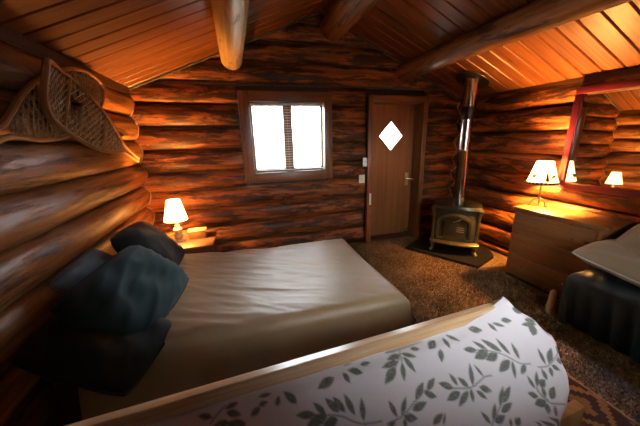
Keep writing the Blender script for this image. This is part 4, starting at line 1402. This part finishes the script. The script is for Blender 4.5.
# ------------------------------------------------------------------ rug and carpet pile
rugx, rugy = 1.82, .93
rg = MB()
nx_, ny2 = 24, 40
xs = np.linspace(0, .60, nx_); ys = np.linspace(0, 1.2, ny2)
Xr, Yr = np.meshgrid(xs, ys, indexing='ij')
Zr = .032 + .008 * fbm(Xr * 6, Yr * 5, 2)
Zr[0, :] = .016; Zr[-1, :] = .016; Zr[:, 0] = .016; Zr[:, -1] = .016
P = np.stack([rugx - Xr, rugy - Yr, Zr], -1)
rg.grid(P, np.stack([Xr, Yr], -1))
tag(rg.build('woven_rug', 'rug', smooth='all'), 'dark brown and tan geometric woven rug on the carpet at the end of the futon', 'rug')



def tufts(name, mat, xs, ys, z0, hmin, hmax, parent=None, wmin=.0022, wmax=.0045):
    n = len(xs)
    hgt = rng.uniform(hmin, hmax, n); ang = rng.uniform(0, 2 * PI, n); lean = rng.uniform(.0, .016, n); wdt = rng.uniform(wmin, wmax, n)
    la = rng.uniform(0, 2 * PI, n)
    V = np.zeros((n, 3, 3))
    V[:, 0] = np.stack([xs + np.cos(ang) * wdt, ys + np.sin(ang) * wdt, np.full(n, z0)], -1)
    V[:, 1] = np.stack([xs - np.cos(ang) * wdt, ys - np.sin(ang) * wdt, np.full(n, z0)], -1)
    V[:, 2] = np.stack([xs + np.cos(la) * lean, ys + np.sin(la) * lean, z0 + hgt], -1)
    me = bpy.data.meshes.new(name)
    me.vertices.add(n * 3); me.vertices.foreach_set('co', V.ravel())
    me.loops.add(n * 3); me.loops.foreach_set('vertex_index', np.arange(n * 3, dtype=np.int32))
    me.polygons.add(n); me.polygons.foreach_set('loop_start', np.arange(0, n * 3, 3, dtype=np.int32)); me.polygons.foreach_set('loop_total', np.full(n, 3, dtype=np.int32))
    me.update(calc_edges=True)
    o = link(name, me, mat, parent)
    o['kind'] = 'stuff'
    return o


GX0, GX1, GY0, GY1 = 1.19, 2.09, -.30, 1.12
shag = thing('shag_rug', 'thick grey shag rug partly under the woven brown rug', 'rug', (0, 0, 0))
MB().box(GX0, GX1, GY0, GY1, .0, .012, bev=.004).build('backing', 'grey_shag', shag)
ng = 26000
xg = rng.uniform(GX0, GX1, ng); yg = rng.uniform(GY0, GY1, ng)
kg = ~((xg < 1.83) & (yg < .94)); tufts('pile', 'grey_shag', xg[kg], yg[kg], .010, .012, .026, shag)

npile = 46000
xs = rng.uniform(.95, 3.0, npile * 2); ys = rng.uniform(.25, 3.3, npile * 2)
keep = ~((xs > GX0 - .01) & (xs < GX1 + .01) & (ys < GY1 + .01)) & ~((xs > 2.0) & (ys > 2.1) & ((xs - 2.03) * .76 + (ys - 2.96) * .43 > 0)) & (rng.random(npile * 2) < np.clip(1.5 / (.3 + np.hypot(xs, ys) * .5), .35, 1)) \
    & ~((xs > 2.61) & (ys > 1.27) & (ys < 2.05)) & ~((xs < 1.14) & (ys < .86)) & ~((xs > 2.33) & (ys < 1.34)) & ~((xs < 1.06) & (ys > 1.2) & (ys < 2.6))
xs, ys = xs[keep], ys[keep]
cp_ = tufts('carpet_pile', 'carpet', xs, ys, 0.0, .012, .028)
tag(cp_, 'shaggy brown carpet pile covering the cabin floor', 'carpet')
